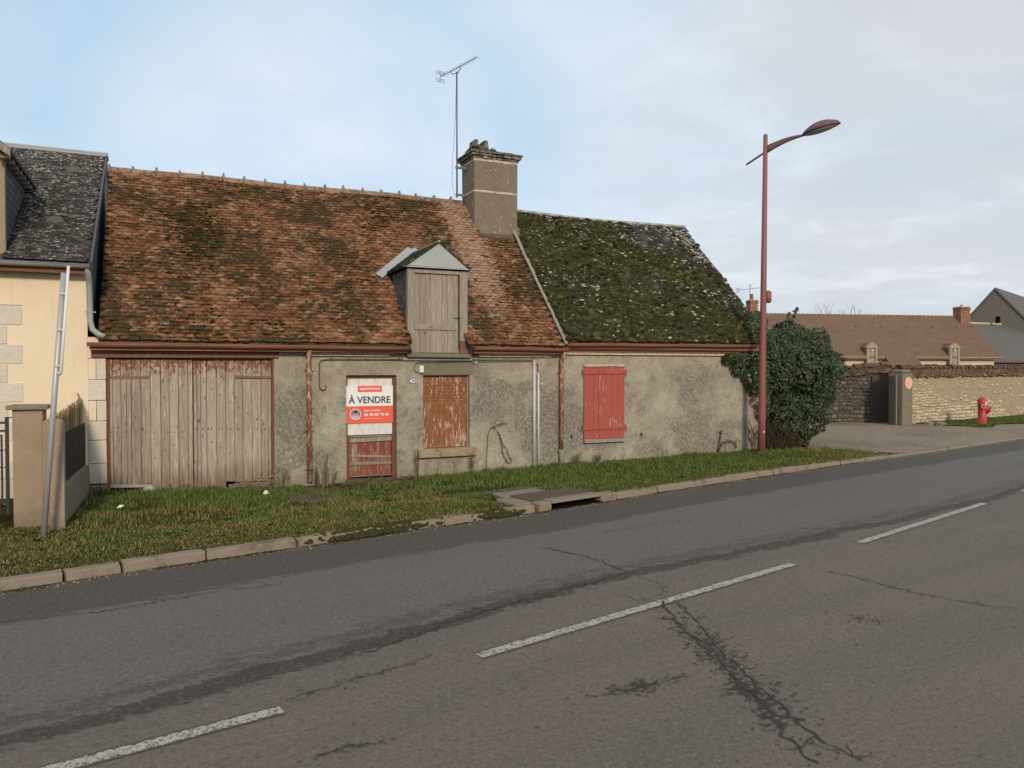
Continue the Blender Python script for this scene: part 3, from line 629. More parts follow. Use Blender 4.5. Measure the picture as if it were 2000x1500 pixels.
P = []
for _ in range(1500):
    x = random.uniform(-5, 14); n_ = mnoise.noise((x*.8, 4, 4))
    if n_ < -.05: continue
    y = kY(x)+random.choice([-.02, -.03, .0])-abs(random.gauss(0, .035)); s = random.uniform(.006, .022); P.append(T4(rotm(0, 0, random.random()*6), (x, y, rz(x, y)+s*.1), (s*1.8, s, s*.5)))
tag(scatter('channel_dirt', ICO1, P, M_soil, None, True), kind='stuff')
P = []
for _ in range(620):
    x = random.choice([random.gauss(2.4, .32), random.gauss(4.3, .18), random.gauss(2.4, .32)]); f_ = random.random(); y = kY(x)-.03+.16*f_; s = random.uniform(.012, .04); P.append(T4(rotm(0, 0, random.random()*6), (x, y, .015+.075*f_), (s*1.8, s, s*.6)))
tag(scatter('soil_on_kerb', ICO1, P, M_soil, None, True), kind='stuff')
# storm drain inlet
dx0, dx1 = 5.0, 6.35
dr = empty('storm_drain', (5.7, kY(5.7), 0), "concrete street drain inlet with a dark slot in the kerb and cover slab behind", "storm drain")
def kfr(x, o, z):   # point at kerb coordinate x, offset behind the kerb line
    t = Vector((1, .22, 0)).normalized(); return (x-t.y*o, kY(x)+t.x*o, z)
m = MB()
def slabk(m, x0, x1, o0, o1, z0, z1, j=.0):
    q = [kfr(x0, o0, z0), kfr(x1, o0, z0), kfr(x1, o1, z0), kfr(x0, o1, z0), kfr(x0, o0, z1), kfr(x1, o0, z1), kfr(x1, o1, z1), kfr(x0, o1, z1)]
    m.hexa([(a+random.uniform(-j, j), b+random.uniform(-j, j), c) for a, b, c in q])
slabk(m, 5.22, 6.22, -.03, .20, .092, .135, .006); m.build('lintel_stone', M_kerb, dr, bevel=.012)
m = MB(); slabk(m, 4.98, 5.21, -.02, .20, -.1, .118, .014); m.build('side_block', M_kerb, dr, bevel=.02)
m = MB(); slabk(m, 6.23, 6.58, -.01, .20, -.1, .115, .014); m.build('side_block', M_kerb, dr, bevel=.02)
m = MB(); slabk(m, 5.2, 6.25, .17, .19, -.12, .09); m.build('slot_back', M_dark, dr)
m = MB(); slabk(m, 5.2, 6.25, -.02, .18, -.02, .017); m.build('slot_floor', M_dark, dr)
m = MB(); slabk(m, 5.08, 6.3, .215, .82, .04, .122, .02); m.build('cover_slab', M_cover, dr, bevel=.015)
for (a, b, o0, o1) in ((4.72, 5.06, .24, .75), (5.0, 5.9, .86, 1.22)):
    m = MB(); slabk(m, a, b, o0, o1, .02, .100, .04); m.build('surround_slab', M_conc, dr, bevel=.015)
def slabg(name, pts, th, mtl, label=None, cat=None, z=None, parent=None, kind=None):
    zc = [zg(*p)+.02 if z is None else z for p in pts]; n = len(pts); m = MB()
    zt = sum(zc)/n
    m.v = [(p[0], p[1], zt-th) for p in pts]+[(p[0], p[1], zt) for p in pts]
    m.f = [tuple(range(n))[::-1], tuple(range(n, 2*n))]+[(i, (i+1) % n, (i+1) % n+n, i+n) for i in range(n)]
    o = m.build(name, mtl, parent, bevel=.01); 
    if label or kind: tag(o, label, cat, kind=kind)
    return o
slabg('concrete_slab', [atg(945, 962, .05), atg(1000, 950, .05), atg(1085, 948, .05), atg(1060, 962, .05), atg(1000, 966, .05)], .1, M_cover, "cracked dark concrete slab sunk in the grass behind the street drain", "concrete slab")
slabg('paving_slab', [atg(560, 962, -.02), atg(600, 950, -.02), atg(660, 955, -.02), atg(672, 968, -.02), atg(610, 978, -.02), atg(565, 975, -.02)], .1, M_cover, "dark wet paving slab on the ground under the brown downpipe beside the garage door", "paving slab")

# ------------------------------------------------------------------ houses
def wall_mesh(mb, x0, x1, z0, z1, y, openings, depth=.32):
    xsx = sorted({x0, x1, *[o[0] for o in openings], *[o[1] for o in openings]}); zsz = sorted({z0, z1, *[o[2] for o in openings], *[o[3] for o in openings]})
    for a, b in zip(xsx[:-1], xsx[1:]):
        for c, d_ in zip(zsz[:-1], zsz[1:]):
            if any(o[0] <= a and b <= o[1] and o[2] <= c and d_ <= o[3] for o in openings): continue
            mb.poly([(a, y, c), (b, y, c), (b, y, d_), (a, y, d_)])
    for (a, b, c, d_) in openings:
        Y = y+depth
        mb.poly([(a, y, c), (a, y, d_), (a, Y, d_), (a, Y, c)]); mb.poly([(b, y, d_), (b, y, c), (b, Y, c), (b, Y, d_)])
        mb.poly([(a, y, d_), (b, y, d_), (b, Y, d_), (a, Y, d_)]); mb.poly([(a, y, c), (a, Y, c), (b, Y, c), (b, y, c)])
        mb.poly([(a, Y, c), (b, Y, c), (b, Y, d_), (a, Y, d_)])
def shell(mb, x0, x1, y0, yb, z0, ze, yr, zr_, gables=True):
    if gables:
        for xx in (x0, x1):
            mb.poly([(xx, y0, z0), (xx, yb, z0), (xx, yb, ze), (xx, yr, zr_), (xx, y0, ze)])
    mb.poly([(x1, yb, z0), (x0, yb, z0), (x0, yb, ze), (x1, yb, ze)])

def tile_base(w, L, th, seed, lump=.3):
    r = random.Random(seed); q = lambda a: r.uniform(-a, a)
    e = [(-w/2, .004+q(.005)), (-w*.34, q(.004)), (w*.3, q(.004)), (w/2, .004+q(.005)), (w/2+q(.002), L), (-w/2+q(.002), L)]
    def nn(y): return th*2.3*(1-y/L)
    V = [(x, y, nn(y)) for x, y in e]+[(x, y, nn(y)+th+q(.0015)) for x, y in e]
    # bottom at n, top at n+th
    F = [(6, 7, 8), (6, 8, 9), (6, 9, 10), (6, 10, 11)]
    for i in range(6):
        j = (i+1) % 6; F += [(i, j, j+6), (i, j+6, i+6)]
    return np.array(V), np.array(F)
def roof_tiles(part, x0f, x1f, Ye, ze, Yr, zr_, tw, ex, th, m, skip, name, seed, nparts=290, wav=.02, xj=.006, rot=.02, slip=.008):
    r = random.Random(seed); sl = math.hypot(Yr-Ye, zr_-ze); u = Vector((0, (Yr-Ye)/sl, (zr_-ze)/sl)); nrm = Vector((0, -u.z, u.y))
    bases = [tile_base(tw*.975, ex*2.1, th, seed+k) for k in range(6)]
    B = np.array([[1, 0, 0], [0, u.y, u.z], [0, nrm.y, nrm.z]]).T
    Ts = []; rows = int((sl-.02)/ex)
    for i in range(rows):
        s = i*ex; x0, x1 = x0f(s/sl), x1f(s/sl); off = (i % 2)*tw/2+r.uniform(-.012, .012); n = int((x1-x0)/tw)+1; wob = r.uniform(-.004, .004)
        for k in range(-1, n+1):
            xc = x0+off+(k+.5)*tw
            if xc-tw*.5 < x0-.01 or xc+tw*.5 > x1+.01: continue
            if skip and skip(xc, s, sl): continue
            if r.random() < .004 and i > 3: continue
            ss = s+r.uniform(-slip, slip)+wob+.012*mnoise.noise((xc*.9, s*.5, seed)); hh = wav*mnoise.noise((xc*.8, s*.8, seed+3))+r.uniform(-.001, .003)
            p = Vector((xc+r.uniform(-xj, xj), Ye, ze))+u*ss+nrm*hh
            Rm = B @ rotm(r.uniform(-.02, .02), r.uniform(-.012, .012), r.uniform(-rot, rot))
            Ts.append(T4(Rm, p))
    meshes = [npmesh(name, b[0], b[1], m) for b in bases]; wi = winv(part)
    for t in Ts[:nparts]: link(name, meshes[r.randint(0, 5)], part, wi @ Matrix(t.tolist()))
    if len(Ts) > nparts: tag(scatter(name+'_field', bases, Ts[nparts:], m, part), kind='stuff')
    return sl, u, nrm
def moss_on(part, name, m, x0f, x1f, Ye, ze, Yr, zr_, n, maskf, skip, seed, smin=.015, smax=.05, flat=.55, bases=ICO2):
    r = random.Random(seed); sl = math.hypot(Yr-Ye, zr_-ze); u = Vector((0, (Yr-Ye)/sl, (zr_-ze)/sl)); nrm = Vector((0, -u.z, u.y))
    B = np.array([[1, 0, 0], [0, u.y, u.z], [0, nrm.y, nrm.z]]).T; Ts = []; tries = 0
    while len(Ts) < n and tries < n*14:
        tries += 1; s = r.uniform(.0, sl-.03); x = r.uniform(x0f(s/sl)+.03, x1f(s/sl)-.03)
        if skip and skip(x, s, sl): continue
        if r.random() > maskf(x, s/sl): continue
        q = r.uniform(smin, smax)*r.uniform(.6, 1.0); p = Vector((x, Ye, ze))+u*s+nrm*(.022)
        Ts.append(T4(B @ rotm(0, 0, r.uniform(0, 6.3)*0+r.uniform(-.5, .5)), p, (q*r.uniform(1.1, 2.0), q*r.uniform(.6, 1.1), q*flat*r.uniform(.6, 1.1))))
    return tag(scatter(name, bases, Ts, m, part, True), kind='stuff')
def slab_roof(mb, x0, x1, Ye, ze, Yr, zr_, th=.05, drop=.02, x1b=None):
    sl = math.hypot(Yr-Ye, zr_-ze); u = Vector((0, (Yr-Ye)/sl, (zr_-ze)/sl)); nrm = Vector((0, -u.z, u.y)); x1b = x1 if x1b is None else x1b
    q = [Vector((x0, Ye, ze)), Vector((x1, Ye, ze)), Vector((x1b, Yr, zr_)), Vector((x0, Yr, zr_))]
    mb.hexa([p-nrm*(th+drop) for p in q]+[p-nrm*drop for p in q])
def ridge_row(part, name, xa, xb, Y, z, r0, L, m, sagf=lambda x: 0, lump=True, nmax=60):
    x = xa; k = 0
    while x < xb and k < nmax:
        l = min(L*random.uniform(.96, 1.04), xb-x); m_ = MB(); n = 8; tz = random.uniform(-.008, .008)
        for (dx, rr) in ((0, r0), (l*.93, r0*.96)):
            for i in range(n+1):
                t = math.pi*(-.12+1.24*i/n); m_.v.append((x+dx, Y+rr*math.cos(t), z+sagf(x+dx)+rr*.85*math.sin(t)+tz-.03))
        m_.f = [(i, i+1, i+n+2, i+n+1) for i in range(n)]
        m_.build(name, m, part, True)
        if lump:
            q = MB(); V, F = ICO2[k % 6]
            q.v = [(x+a*.03+random.uniform(-.004, .004), Y+b*r0*1.1, z+sagf(x)+.01+c*.11) for a, b, c in V]; q.f = [tuple(f) for f in F.tolist()]; q.build('mortar_joint', M_mortar, part, True)
        x += l; k += 1
def downpipe(part_name, parent, pts, r, m, collars=(), mc=None, n=12):
    o = MB().tube(pts, r, n).build(part_name, m, parent, True)
    for (x, y, z) in collars:
        c = MB().lathe((x, y, z-.02), [(0, r), (.0, r+.012), (.04, r+.012), (.04, r)], n); c.box(x-r-.035, x+r+.035, y+.0, y+.01, z-.008, z+.012); c.build('collar', mc or m, o)
    return o
def gutter(parent, x0, x1, y, z0, z1, r, m, hooks=.4):
    mb = MB(); n = 10; N = max(2, int((x1-x0)/.5)); rows = []
    for i in range(N+1):
        x = x0+(x1-x0)*i/N; z = z0+(z1-z0)*i/N+.004*math.sin(x*3.1); row = []
        for k in range(n+1):
            t = math.pi+math.pi*k/n; row.append(len(mb.v)); mb.v.append((x, y+r*math.cos(t), z+r*math.sin(t)))
        for k in range(n+1):
            t = 2*math.pi-math.pi*k/n; row.append(len(mb.v)); mb.v.append((x, y+(r-.006)*math.cos(t), z+(r-.006)*math.sin(t)))
        rows.append(row)
    K = len(rows[0])
    for i in range(N):
        for k in range(K): mb.f.append((rows[i][k], rows[i+1][k], rows[i+1][(k+1) % K], rows[i][(k+1) % K]))
    mb.f.append(tuple(rows[0])); mb.f.append(tuple(rows[-1][::-1]))
    mb.tube([(x0, y-r, z0), (x1, y-r, z1)], .009, 6)
    g = mb.build('gutter', m, parent, True); x = x0+.15
    while x < x1:
        z = z0+(z1-z0)*(x-x0)/(x1-x0); q = MB()
        q.tube([(x, y+(r+.004)*math.cos(math.pi+math.pi*k/8), z+(r+.004)*math.sin(math.pi+math.pi*k/8)) for k in range(9)], .006, 5); q.build('gutter_bracket', m, g); x += hooks
    return g

# ---- tiled cottage
EY, EZ, RY, RZ = 14.02, 2.53, 17.4, 6.05
SLP = (RZ-EZ)/(RY-EY)
cott = empty('tiled_cottage', (3.4, FY, 0), "low grey plastered cottage with mossy red clay tile roof, plank garage doors and loft dormer", "house")
XL, XR = -.93, 7.62
gar = (-.84, at(536, 900)[0], -.3, 2.26); dor = (at(676, 733)[0], at(774.5, 733)[0], -.1, at(676, 733)[1]); win = (at(826, 733)[0], at(917, 733)[0], at(826, 877)[1]-.0, at(826, 733)[1])
m = MB(); wall_mesh(m, -.838, XR, -.4, 2.47, FY, [gar, dor, win], .30); shell(m, -.838, XR-.01, FY, 20.6, -.4, 2.5, RY, RZ-.08)
m.build('wall', M_plaster, cott)
roofp = empty('roof', (3.4, RY, RZ)); roofp.parent = cott; roofp.matrix_basis = winv(cott) @ Matrix.Translation((3.4, EY, EZ))
# dormer opening in the tiles
DX0, DX1 = at(796, 600, 14.24)[0], at(913, 600, 14.24)[0]
SLP_ = (RZ-EZ)/(RY-EY)
m = MB(); slab_roof(m, XL, DX0, EY, EZ, RY, RZ); slab_roof(m, DX0, DX1, EY+.5, EZ+.5*SLP_, RY, RZ); slab_roof(m, DX1, XR, EY, EZ, RY, RZ); slab_roof(m, XL, XR, RY+3.4, EZ, RY, RZ); m.build('roof_deck', M_cover, roofp)
def skip_main(x, s, sl):
    y = EY+(RY-EY)*s/sl; z = EZ+(RZ-EZ)*s/sl
    if DX0-.0 < x < DX1+.0 and z < 4.0: return True
    cx = (DX0+DX1)/2
    if z >= 3.9 and z < 4.54 and abs(x-cx) < .72*(4.54-z)/.5: return True
    if z > 5.05 and x > 6.68: return True
    return False
xr_f = lambda t: XR-.02+.05*math.sin(t*9)*.3
roof_tiles(roofp, lambda t: XL, xr_f, EY, EZ, RY, RZ, .152, .092, .014, M_tile, skip_main, 'roof_tile', 11)
def mm(x, t):
    n = mnoise.fractal((x*1.5, t*5.5*1.6, 4.2), .6, 2.1, 6)*.8; f = mnoise.noise((x*5.2, t*5*8, 1.7))
    left = .35*max(0, 1-abs(x-.1)/2.2)*(1-abs(t-.5)); right = .55 if x > 6.75 else 0
    strip = -.8 if (5.95 < x+.0 and x < 6.75 and t > .3) else 0
    v = n*1.3+f*.6+left+right*.8+strip+.22*max(0, x/7)*(t > .3)+.30
    return max(0., min(1., (v-.12)*2.2))
moss_on(roofp, 'moss', M_moss, lambda t: XL, lambda t: XR, EY, EZ, RY, RZ, 14500, mm, skip_main, 21, .016, .044, .5)
def ml(x, t): return max(0, mnoise.noise((x*2, t*9, 8)))*1.0
moss_on(roofp, 'lichen', M_lichen, lambda t: XL, lambda t: XR, EY, EZ, RY, RZ, 420, ml, skip_main, 22, .01, .028, .18, ICO1)
ridge_row(roofp, 'ridge_tile', XL, 6.62, RY, RZ+.02, .105, .425, M_tile_ridge, lambda x: .012*math.sin(x*1.7))
# verge flashing between the clay and the slate roof
fl = MB(); n = 26
for i in range(n):
    t0, t1 = i/n*.93, (i+1)/n*.93
    def pp(t): 
        x = XR+.012+.04*mnoise.noise((t*6, 2, 2)); return Vector((x, EY+(RY-EY)*t, EZ+(RZ-EZ)*t+.045+.012*mnoise.noise((t*14, 5, 5))))
    a, b = pp(t0), pp(t1); fl.obox(a-Vector((.035, 0, 0)), (1, 0, 0), b-a, (0, -SLP, 1), .06+.02*random.random(), (b-a).length+.005, .03)
fl.build('verge_mortar', M_mortar, roofp)
# eaves: fascia, lintel beam, cornice
z = lambda px, py, Y=FY: at(px, py, Y)[1]
xa = DX0-.03; xb = DX1+.06
m = MB(); m.box(-1.06, xa+.0, 14.10, 14.13, 2.385, 2.475); m.build('fascia', M_gutter, cott)
m = MB(); m.box(xb+.02, 7.60, 14.10, 14.13, 2.385, 2.475); m.build('fascia', M_gutter, cott)
m = MB(); m.box(-.93, xa, 14.131, 14.299, 2.44, 2.466); m.box(xb, 7.6, 14.131, 14.299, 2.44, 2.466); m.build('soffit', M_beam, cott)
m = MB(); m.box(-1.05, 1.90, 14.255, 14.299, 2.268, 2.40, .006); m.build('lintel_beam', M_beam, cott, bevel=.008)
for (a, b) in ((2.44, 4.05), (5.75, 7.50)):
    m = MB(); m.box(a, b, 14.20, 14.299, 2.355, 2.385); m.box(a+.02, b-.12, 14.235, 14.299, 2.315, 2.352); m.build('cornice', M_cornice, cott)
gutter(cott, -1.09, xa-.0, 14.03, 2.50, 2.485, .062, M_gutter)
gutter(cott, xb+.0, 7.68, 14.03, 2.505, 2.49, .062, M_gutter)
X1 = at(602, 800)[0]; X2 = at(1093, 800)[0]
downpipe('downpipe', cott, [(X1, 14.10, 2.44), (X1, 14.21, 2.30), (X1, 14.22, 2.2), (X1+.01, 14.22, .02)], .048, M_pipe, [(X1, 14.22, z(600, 722)), (X1, 14.22, z(600, 840)), (X1+.005, 14.22, z(600, 916))])
dp2 = downpipe('downpipe', cott, [(X2, 14.05, 2.44), (X2, 14.20, 2.26), (X2, 14.22, 2.15), (X2, 14.22, .36)], .045, M_pipe, [(X2, 14.22, z(1093, 727))])
downpipe('downpipe', cott, [(X2, 14.22, .38), (X2, 14.22, .02)], .05, M_pipe_grey, [(X2, 14.22, .36)])
# garage doors: boards of two leaves
gp = empty('garage_door'); gp.parent = cott; gp.matrix_basis = winv(cott) @ Matrix.Translation((.5, FY, 0))
def planks(parent, pxs, Y, topf, botf, th, m, py=830, seed=1, gap=.006):
    r = random.Random(seed)
    for i, (a, b) in enumerate(zip(pxs[:-1], pxs[1:])):
        xa_, xb_ = at(a, py, Y)[0]+gap/2, at(b, py, Y)[0]-gap/2; y0 = Y+r.uniform(-.006, .006); zb, zt = botf(a, b)+r.uniform(-.006, .006), topf(a, b)+r.uniform(-.004, .002)
        q = MB(); c = .004
        q.hexa([(xa_, y0, zb), (xb_, y0+r.uniform(-.002, .002), zb), (xb_, y0+th, zb), (xa_, y0+th, zb), (xa_+r.uniform(-.001, .003), y0, zt), (xb_, y0, zt), (xb_, y0+th, zt), (xa_, y0+th, zt)])
        q.build('plank', m, parent, bevel=.003)
lp = [215, 221, 237, 247.5, 257, 276, 294.5, 314, 331, 349, 367.5, 376.7]
rp = [378.0, 385, 392.5, 404, 423, 441, 458, 474.5, 492.5, 510, 524, 530]
planks(gp, lp, 14.345, lambda a, b: 2.235, lambda a, b: z(250, 947, 14.345) if b <= 295 else -.03, .03, M_wood, seed=4)
planks(gp, rp, 14.382, lambda a, b: 2.245, lambda a, b: z(480, 936, 14.36) if a >= 441 else (z(400, 950, 14.36) if b < 405 else -.03), .03, M_wood, seed=5)
m = MB(); m.box(gar[0]+.002, at(214.5, 800, 14.34)[0], 14.325, 14.38, -.1, 2.255); m.build('jamb', M_frame, gp)
m = MB(); m.box(at(530.5, 800, 14.34)[0], gar[1]-.002, 14.325, 14.38, -.1, 2.255); m.build('jamb', M_frame, gp)
def bar(parent, name, p0, p1, Y, hh, th, m, bevel=0):
    a = at(p0[0], p0[1], Y); b = at(p1[0], p1[1], Y); A = Vector((a[0], Y, a[1])); B_ = Vector((b[0], Y, b[1])); d_ = (B_-A); up = Vector((-d_.z, 0, d_.x)).normalized()
    return MB().obox(A-up*hh/2, d_, (0, 1, 0), up, d_.length, th, hh).build(name, m, parent, bevel=bevel)
M_strap = mat("rust_brown_strap", peel((.24, .115, .075), (.17, .09, .06), .66, 12), .6, .3)
bar(gp, 'strap_hinge', (214, 737), (292, 737), 14.334, .045, .009, M_strap); bar(gp, 'strap_hinge', (460, 735.5), (531, 737), 14.350, .042, .009, M_strap)
bar(gp, 'metal_strip', (214, 950), (297, 948.5), 14.33, .052, .012, M_zinc_dull); bar(gp, 'bottom_rail', (440, 938), (530, 937), 14.345, .04, .02, M_wood_plain)
bar(gp, 'bottom_board', (447, 952), (528, 945), 14.40, .11, .02, M_wood_plain)
q = MB()
for (pxx, pyy, YY) in [(b, 844+(b-215)*.0, 14.342) for b in (216, 229, 246, 266, 285, 302, 328, 340, 357)]+[(b, 837, 14.359) for b in (383, 396, 413, 432, 450, 466, 484, 503, 517, 529)]+[(x_, y_, 14.342) for x_, y_ in ((246, 827), (265, 815), (285, 801), (232, 835), (321, 776), (338, 763), (357, 752), (303, 895), (322, 881), (340, 869), (357, 856))]+[(x_, y_, 14.359) for x_, y_ in ((413, 759), (431, 771), (450, 784), (466, 795), (484, 807), (501, 819), (515, 828), (396, 852), (413, 863), (431, 874), (449, 886), (432, 735), (398, 745))]:
    a, b = at(pxx, pyy, YY); MB().tube([(a, YY-.004, b), (a, YY+.004, b)], .010, 7).build('nail_head', M_iron, gp)
a, b = at(387.5, 820, 14.35); MB().box(a-.024, a+.024, 14.345, 14.358, b-.026, b+.026).build('lock_plate', M_strap, gp)
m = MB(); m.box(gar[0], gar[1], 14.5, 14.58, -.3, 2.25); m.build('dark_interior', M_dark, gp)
a = at(388, 955)[0]; wb = MB(); wb.box(a-.17, a+.17, 14.14, 14.29, -.06, .03, .01); wb.box(a-.14, a+.15, 14.18, 14.30, .035, .09, .01); wb = wb.build('wooden_block', M_wood_plain, None, bevel=.008); tag(wb, "short grey timber blocks wedged under the middle of the plank garage doors", "wood block")
a, b = atg(291, 962, .0); st = MB(); V, F = ICO2[2]; st.v = [(a+x_*.09, 14.22+y_*.07, .05+z_*.055) for x_, y_, z_ in V]; st.f = [tuple(f) for f in F.tolist()]; st = st.build('pale_stone', M_lime, None); tag(st, "pale cream stone lying in the gap under the left garage door leaf", "stone")
# entrance door
dp = empty('entrance_door'); dp.parent = cott; dp.matrix_basis = winv(cott) @ Matrix.Translation((3.6, FY, 0))
DY = 14.40
m = MB(); m.box(dor[0]+.002, dor[0]+.085, DY-.02, DY+.05, 0, dor[3]-.002); m.build('frame_post', M_frame, dp); m = MB(); m.box(dor[1]-.075, dor[1]-.002, DY-.02, DY+.05, 0, dor[3]-.002); m.build('frame_post', M_frame, dp)
m = MB(); m.box(dor[0]+.086, dor[1]-.076, DY-.02, DY+.05, dor[3]-.10, dor[3]-.003); m.build('frame_head', M_frame, dp)
xsd = [dor[0]+.087+i*(dor[1]-dor[0]-.165)/5 for i in range(6)]
for i in range(5):
    m = MB(); y0 = DY+.03+random.uniform(-.003, .003); m.box(xsd[i]+.002, xsd[i+1]-.002, y0, y0+.025, .06, dor[3]-.101); m.build('door_board', M_door, dp)
YB = DY+.008
for k, (p0, p1, hh, Yk) in enumerate((((683, 850), (766, 848), .085, YB), ((683, 861), (771, 856), .075, YB-.02), ((679, 890), (767, 892), .045, YB), ((683, 906), (771, 903), .060, YB), ((683, 931), (772, 926), .03, YB))):
    bar(dp, 'cross_board', p0, p1, Yk, hh, .022, M_wood_plain, .003)
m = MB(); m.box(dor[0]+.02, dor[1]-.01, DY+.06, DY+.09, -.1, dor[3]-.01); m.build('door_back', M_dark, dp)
m = MB(); m.box(dor[0]-.02, dor[1]+.02, 14.22, 14.42, -.2, .0, .012); m.build('threshold', M_cover, dp, bevel=.01)
# brown shutter window
wp = empty('shuttered_window'); wp.parent = cott; wp.matrix_basis = winv(cott) @ Matrix.Translation((5.1, FY, 1.2))
WY = 14.40; wx0, wx1 = win[0]+.01, at(911, 800, WY)[0]
wn = 8; xw = [wx0+(wx1-wx0)*i/wn for i in range(wn+1)]
for i in range(wn):
    m = MB(); y0 = WY+random.uniform(-.003, .003); m.box(xw[i]+.0015, xw[i+1]-.0015, y0, y0+.025, win[2]+.01, win[3]-.015); m.build('shutter_board', M_shutter, wp, bevel=.002)
for pxx in (838, 850, 863, 875, 887, 901):
    for row in range(7):
        a, b = at(pxx, 748+row*5.6+(6 if pxx == 838 and row < 0 else 0), WY); m = MB(); A = Vector((a-.033, WY-.012, b))
        m.obox(A, (1, 0, 0), (0, 1, .55), (0, -.5, 1), .066, .022, .012); m.build('louvre', M_louvre, wp)
m = MB(); m.box(wx1+.004, win[1]-.004, WY-.03, WY+.04, win[2]+.005, win[3]-.005); m.build('jamb', M_wood_plain, wp)
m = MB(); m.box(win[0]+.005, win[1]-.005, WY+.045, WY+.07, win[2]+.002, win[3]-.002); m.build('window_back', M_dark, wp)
for b in (.62, 1.15, 1.65):
    m = MB(); m.tube([(wx1+.002, WY-.02, b-.045), (wx1+.002, WY-.02, b+.045)], .010, 6); m.build('hinge', M_shutter, wp)
m = MB(); m.box(at(815, 880)[0], at(930, 880)[0], 14.19, 14.42, z(870, 893, 14.2)+.01, win[2]-.004, .008); m.build('sill', M_bed, wp, bevel=.012)
m = MB(); m.box(at(820, 720)[0], at(924, 720)[0], 14.285, 14.2995, win[3]+.01, 2.205, .003); m.build('lintel', M_pier, wp, bevel=.006)
# electrical bits on the wall
q = MB().box(at(818, 714)[0], at(826, 714)[0], 14.24, 14.299, z(822, 727.5), z(822, 714)); q = q.build('junction_box', M_white, cott, bevel=.004)
def wpt(px, py, Y=14.27): a, b = at(px, py, Y); return (a, Y, b)
def bend(pts, k=6):    # round the corners of a polyline
    P = [Vector(p) for p in pts]; out = [P[0]]
    for i in range(1, len(P)-1):
        a, b, c = P[i-1], P[i], P[i+1]; r = min((b-a).length, (c-b).length, .12)*.6; s = b+(a-b).normalized()*r; e = b+(c-b).normalized()*r
        out += [s.lerp(b, t/k).lerp(b.lerp(e, t/k), t/k) for t in range(k+1)]
    return out+[P[-1]]
MB().tube(bend([wpt(637, 752), wpt(636, 760), wpt(631, 763), wpt(624, 758), wpt(624, 704), wpt(640, 702), wpt(786, 702.5)]), .0125, 8).build('hooked_conduit', M_conduit_brown, cott, True)
for pxx in (648, 682, 715, 747, 780):
    a, b = at(pxx, 701.5, 14.27); MB().box(a-.006, a+.006, 14.252, 14.298, b-.02, b+.02).build('clip', M_iron, cott)
MB().box(at(785, 700)[0], at(920, 700)[0], 14.24, 14.299, z(850, 704), z(850, 699)).build('cable_trunking', M_zinc_dull, cott, bevel=.004)
MB().tube([wpt(p, 703+.2*math.sin(p), 14.28) for p in range(920, 1042, 8)], .008, 6).build('cable', M_cable, cott, True)
MB().tube([wpt(817, 726), wpt(812, 727), wpt(809, 720), wpt(811, 711), wpt(818, 708), wpt(850, 708), wpt(905, 706.5), wpt(1040, 706), wpt(1050, 711), wpt(1051, 728)], .006, 6).build('cable', M_cable, cott, True)
MB().box(at(925, 709)[0], at(931, 709)[0], 14.25, 14.299, z(928, 711), z(928, 706)).build('cable_box', M_zinc_dull, cott)
MB().tube([wpt(1043.5, 704, 14.26), wpt(1043.5, 914, 14.26)], .026, 10).build('conduit', M_conduit, cott, True)
MB().tube([wpt(1051.5, 728, 14.26), wpt(1052, 914, 14.26)], .017, 10).build('conduit', M_white, cott, True)
for pp_ in ((1056, 707), (1058, 749)):
    a, b = at(*pp_); MB().tube([(a, 14.285, b), (a, 14.2995, b)], .028, 10).build('vent_cap', M_cornice, cott)
# ---- loft dormer on the cottage
dm = empty('loft_dormer'); dm.parent = cott; dm.matrix_basis = winv(cott) @ Matrix.Translation((5, 14.24, 2.5))
Y0 = 14.24; dzt = at(850, 527, Y0)[1]; dzb = 2.37; cx = (DX0+DX1)/2; apx, apz = cx+.0, at(857, 474, 14.17)[1]
px_l = at(809, 600, Y0)[0]; px_r = at(898, 600, Y0)[0]
MB().box(DX0, px_l, Y0-.01, Y0+.1, dzb, dzt, .003).build('post', M_wood_plain, dm, bevel=.006)
m = MB(); m.box(px_r, DX1, Y0-.01, Y0+.1, dzb+.25, dzt, .003); m.build('post', M_wood_plain, dm, bevel=.006)
m = MB(); m.box(px_r, DX1, Y0-.012, Y0+.1, dzb, dzb+.246, .003); m.build('post_foot', M_beam, dm, bevel=.006)
MB().box(px_l+.002, px_r-.002, Y0-.008, Y0+.1, dzt-.075, dzt-.002).build('head_beam', M_wood_plain, dm, bevel=.006)
xsd = np.linspace(px_l+.004, px_r-.02, 9)
for i in range(8):
    m = MB(); y0 = Y0+.035+random.uniform(-.004, .004); m.box(xsd[i]+.002, xsd[i+1]-.002, y0, y0+.02, dzb+.02, dzt-.08-random.uniform(0, .012)); m.build('door_plank', M_wood_plain, dm, bevel=.002)
m = MB(); b = at(850, 639, Y0)[1]; m.box(px_l+.006, px_r-.05, Y0+.008, Y0+.03, b-.055, b+.06, .004); m.build('cross_rail', M_wood_plain, dm, bevel=.005)
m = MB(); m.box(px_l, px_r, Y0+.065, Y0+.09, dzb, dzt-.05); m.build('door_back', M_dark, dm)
MB().tube([(px_r-.12, Y0+.02, at(890, 621, Y0)[1]), (px_r+.03, Y0-.015, at(890, 621, Y0)[1])], .006, 6).build('latch', M_iron, dm)
m = MB(); m.box(DX0-.03, DX1+.05, 14.14, Y0+.1, 2.30, dzb-.002, .01); m.build('sill', M_pier, dm, bevel=.01)
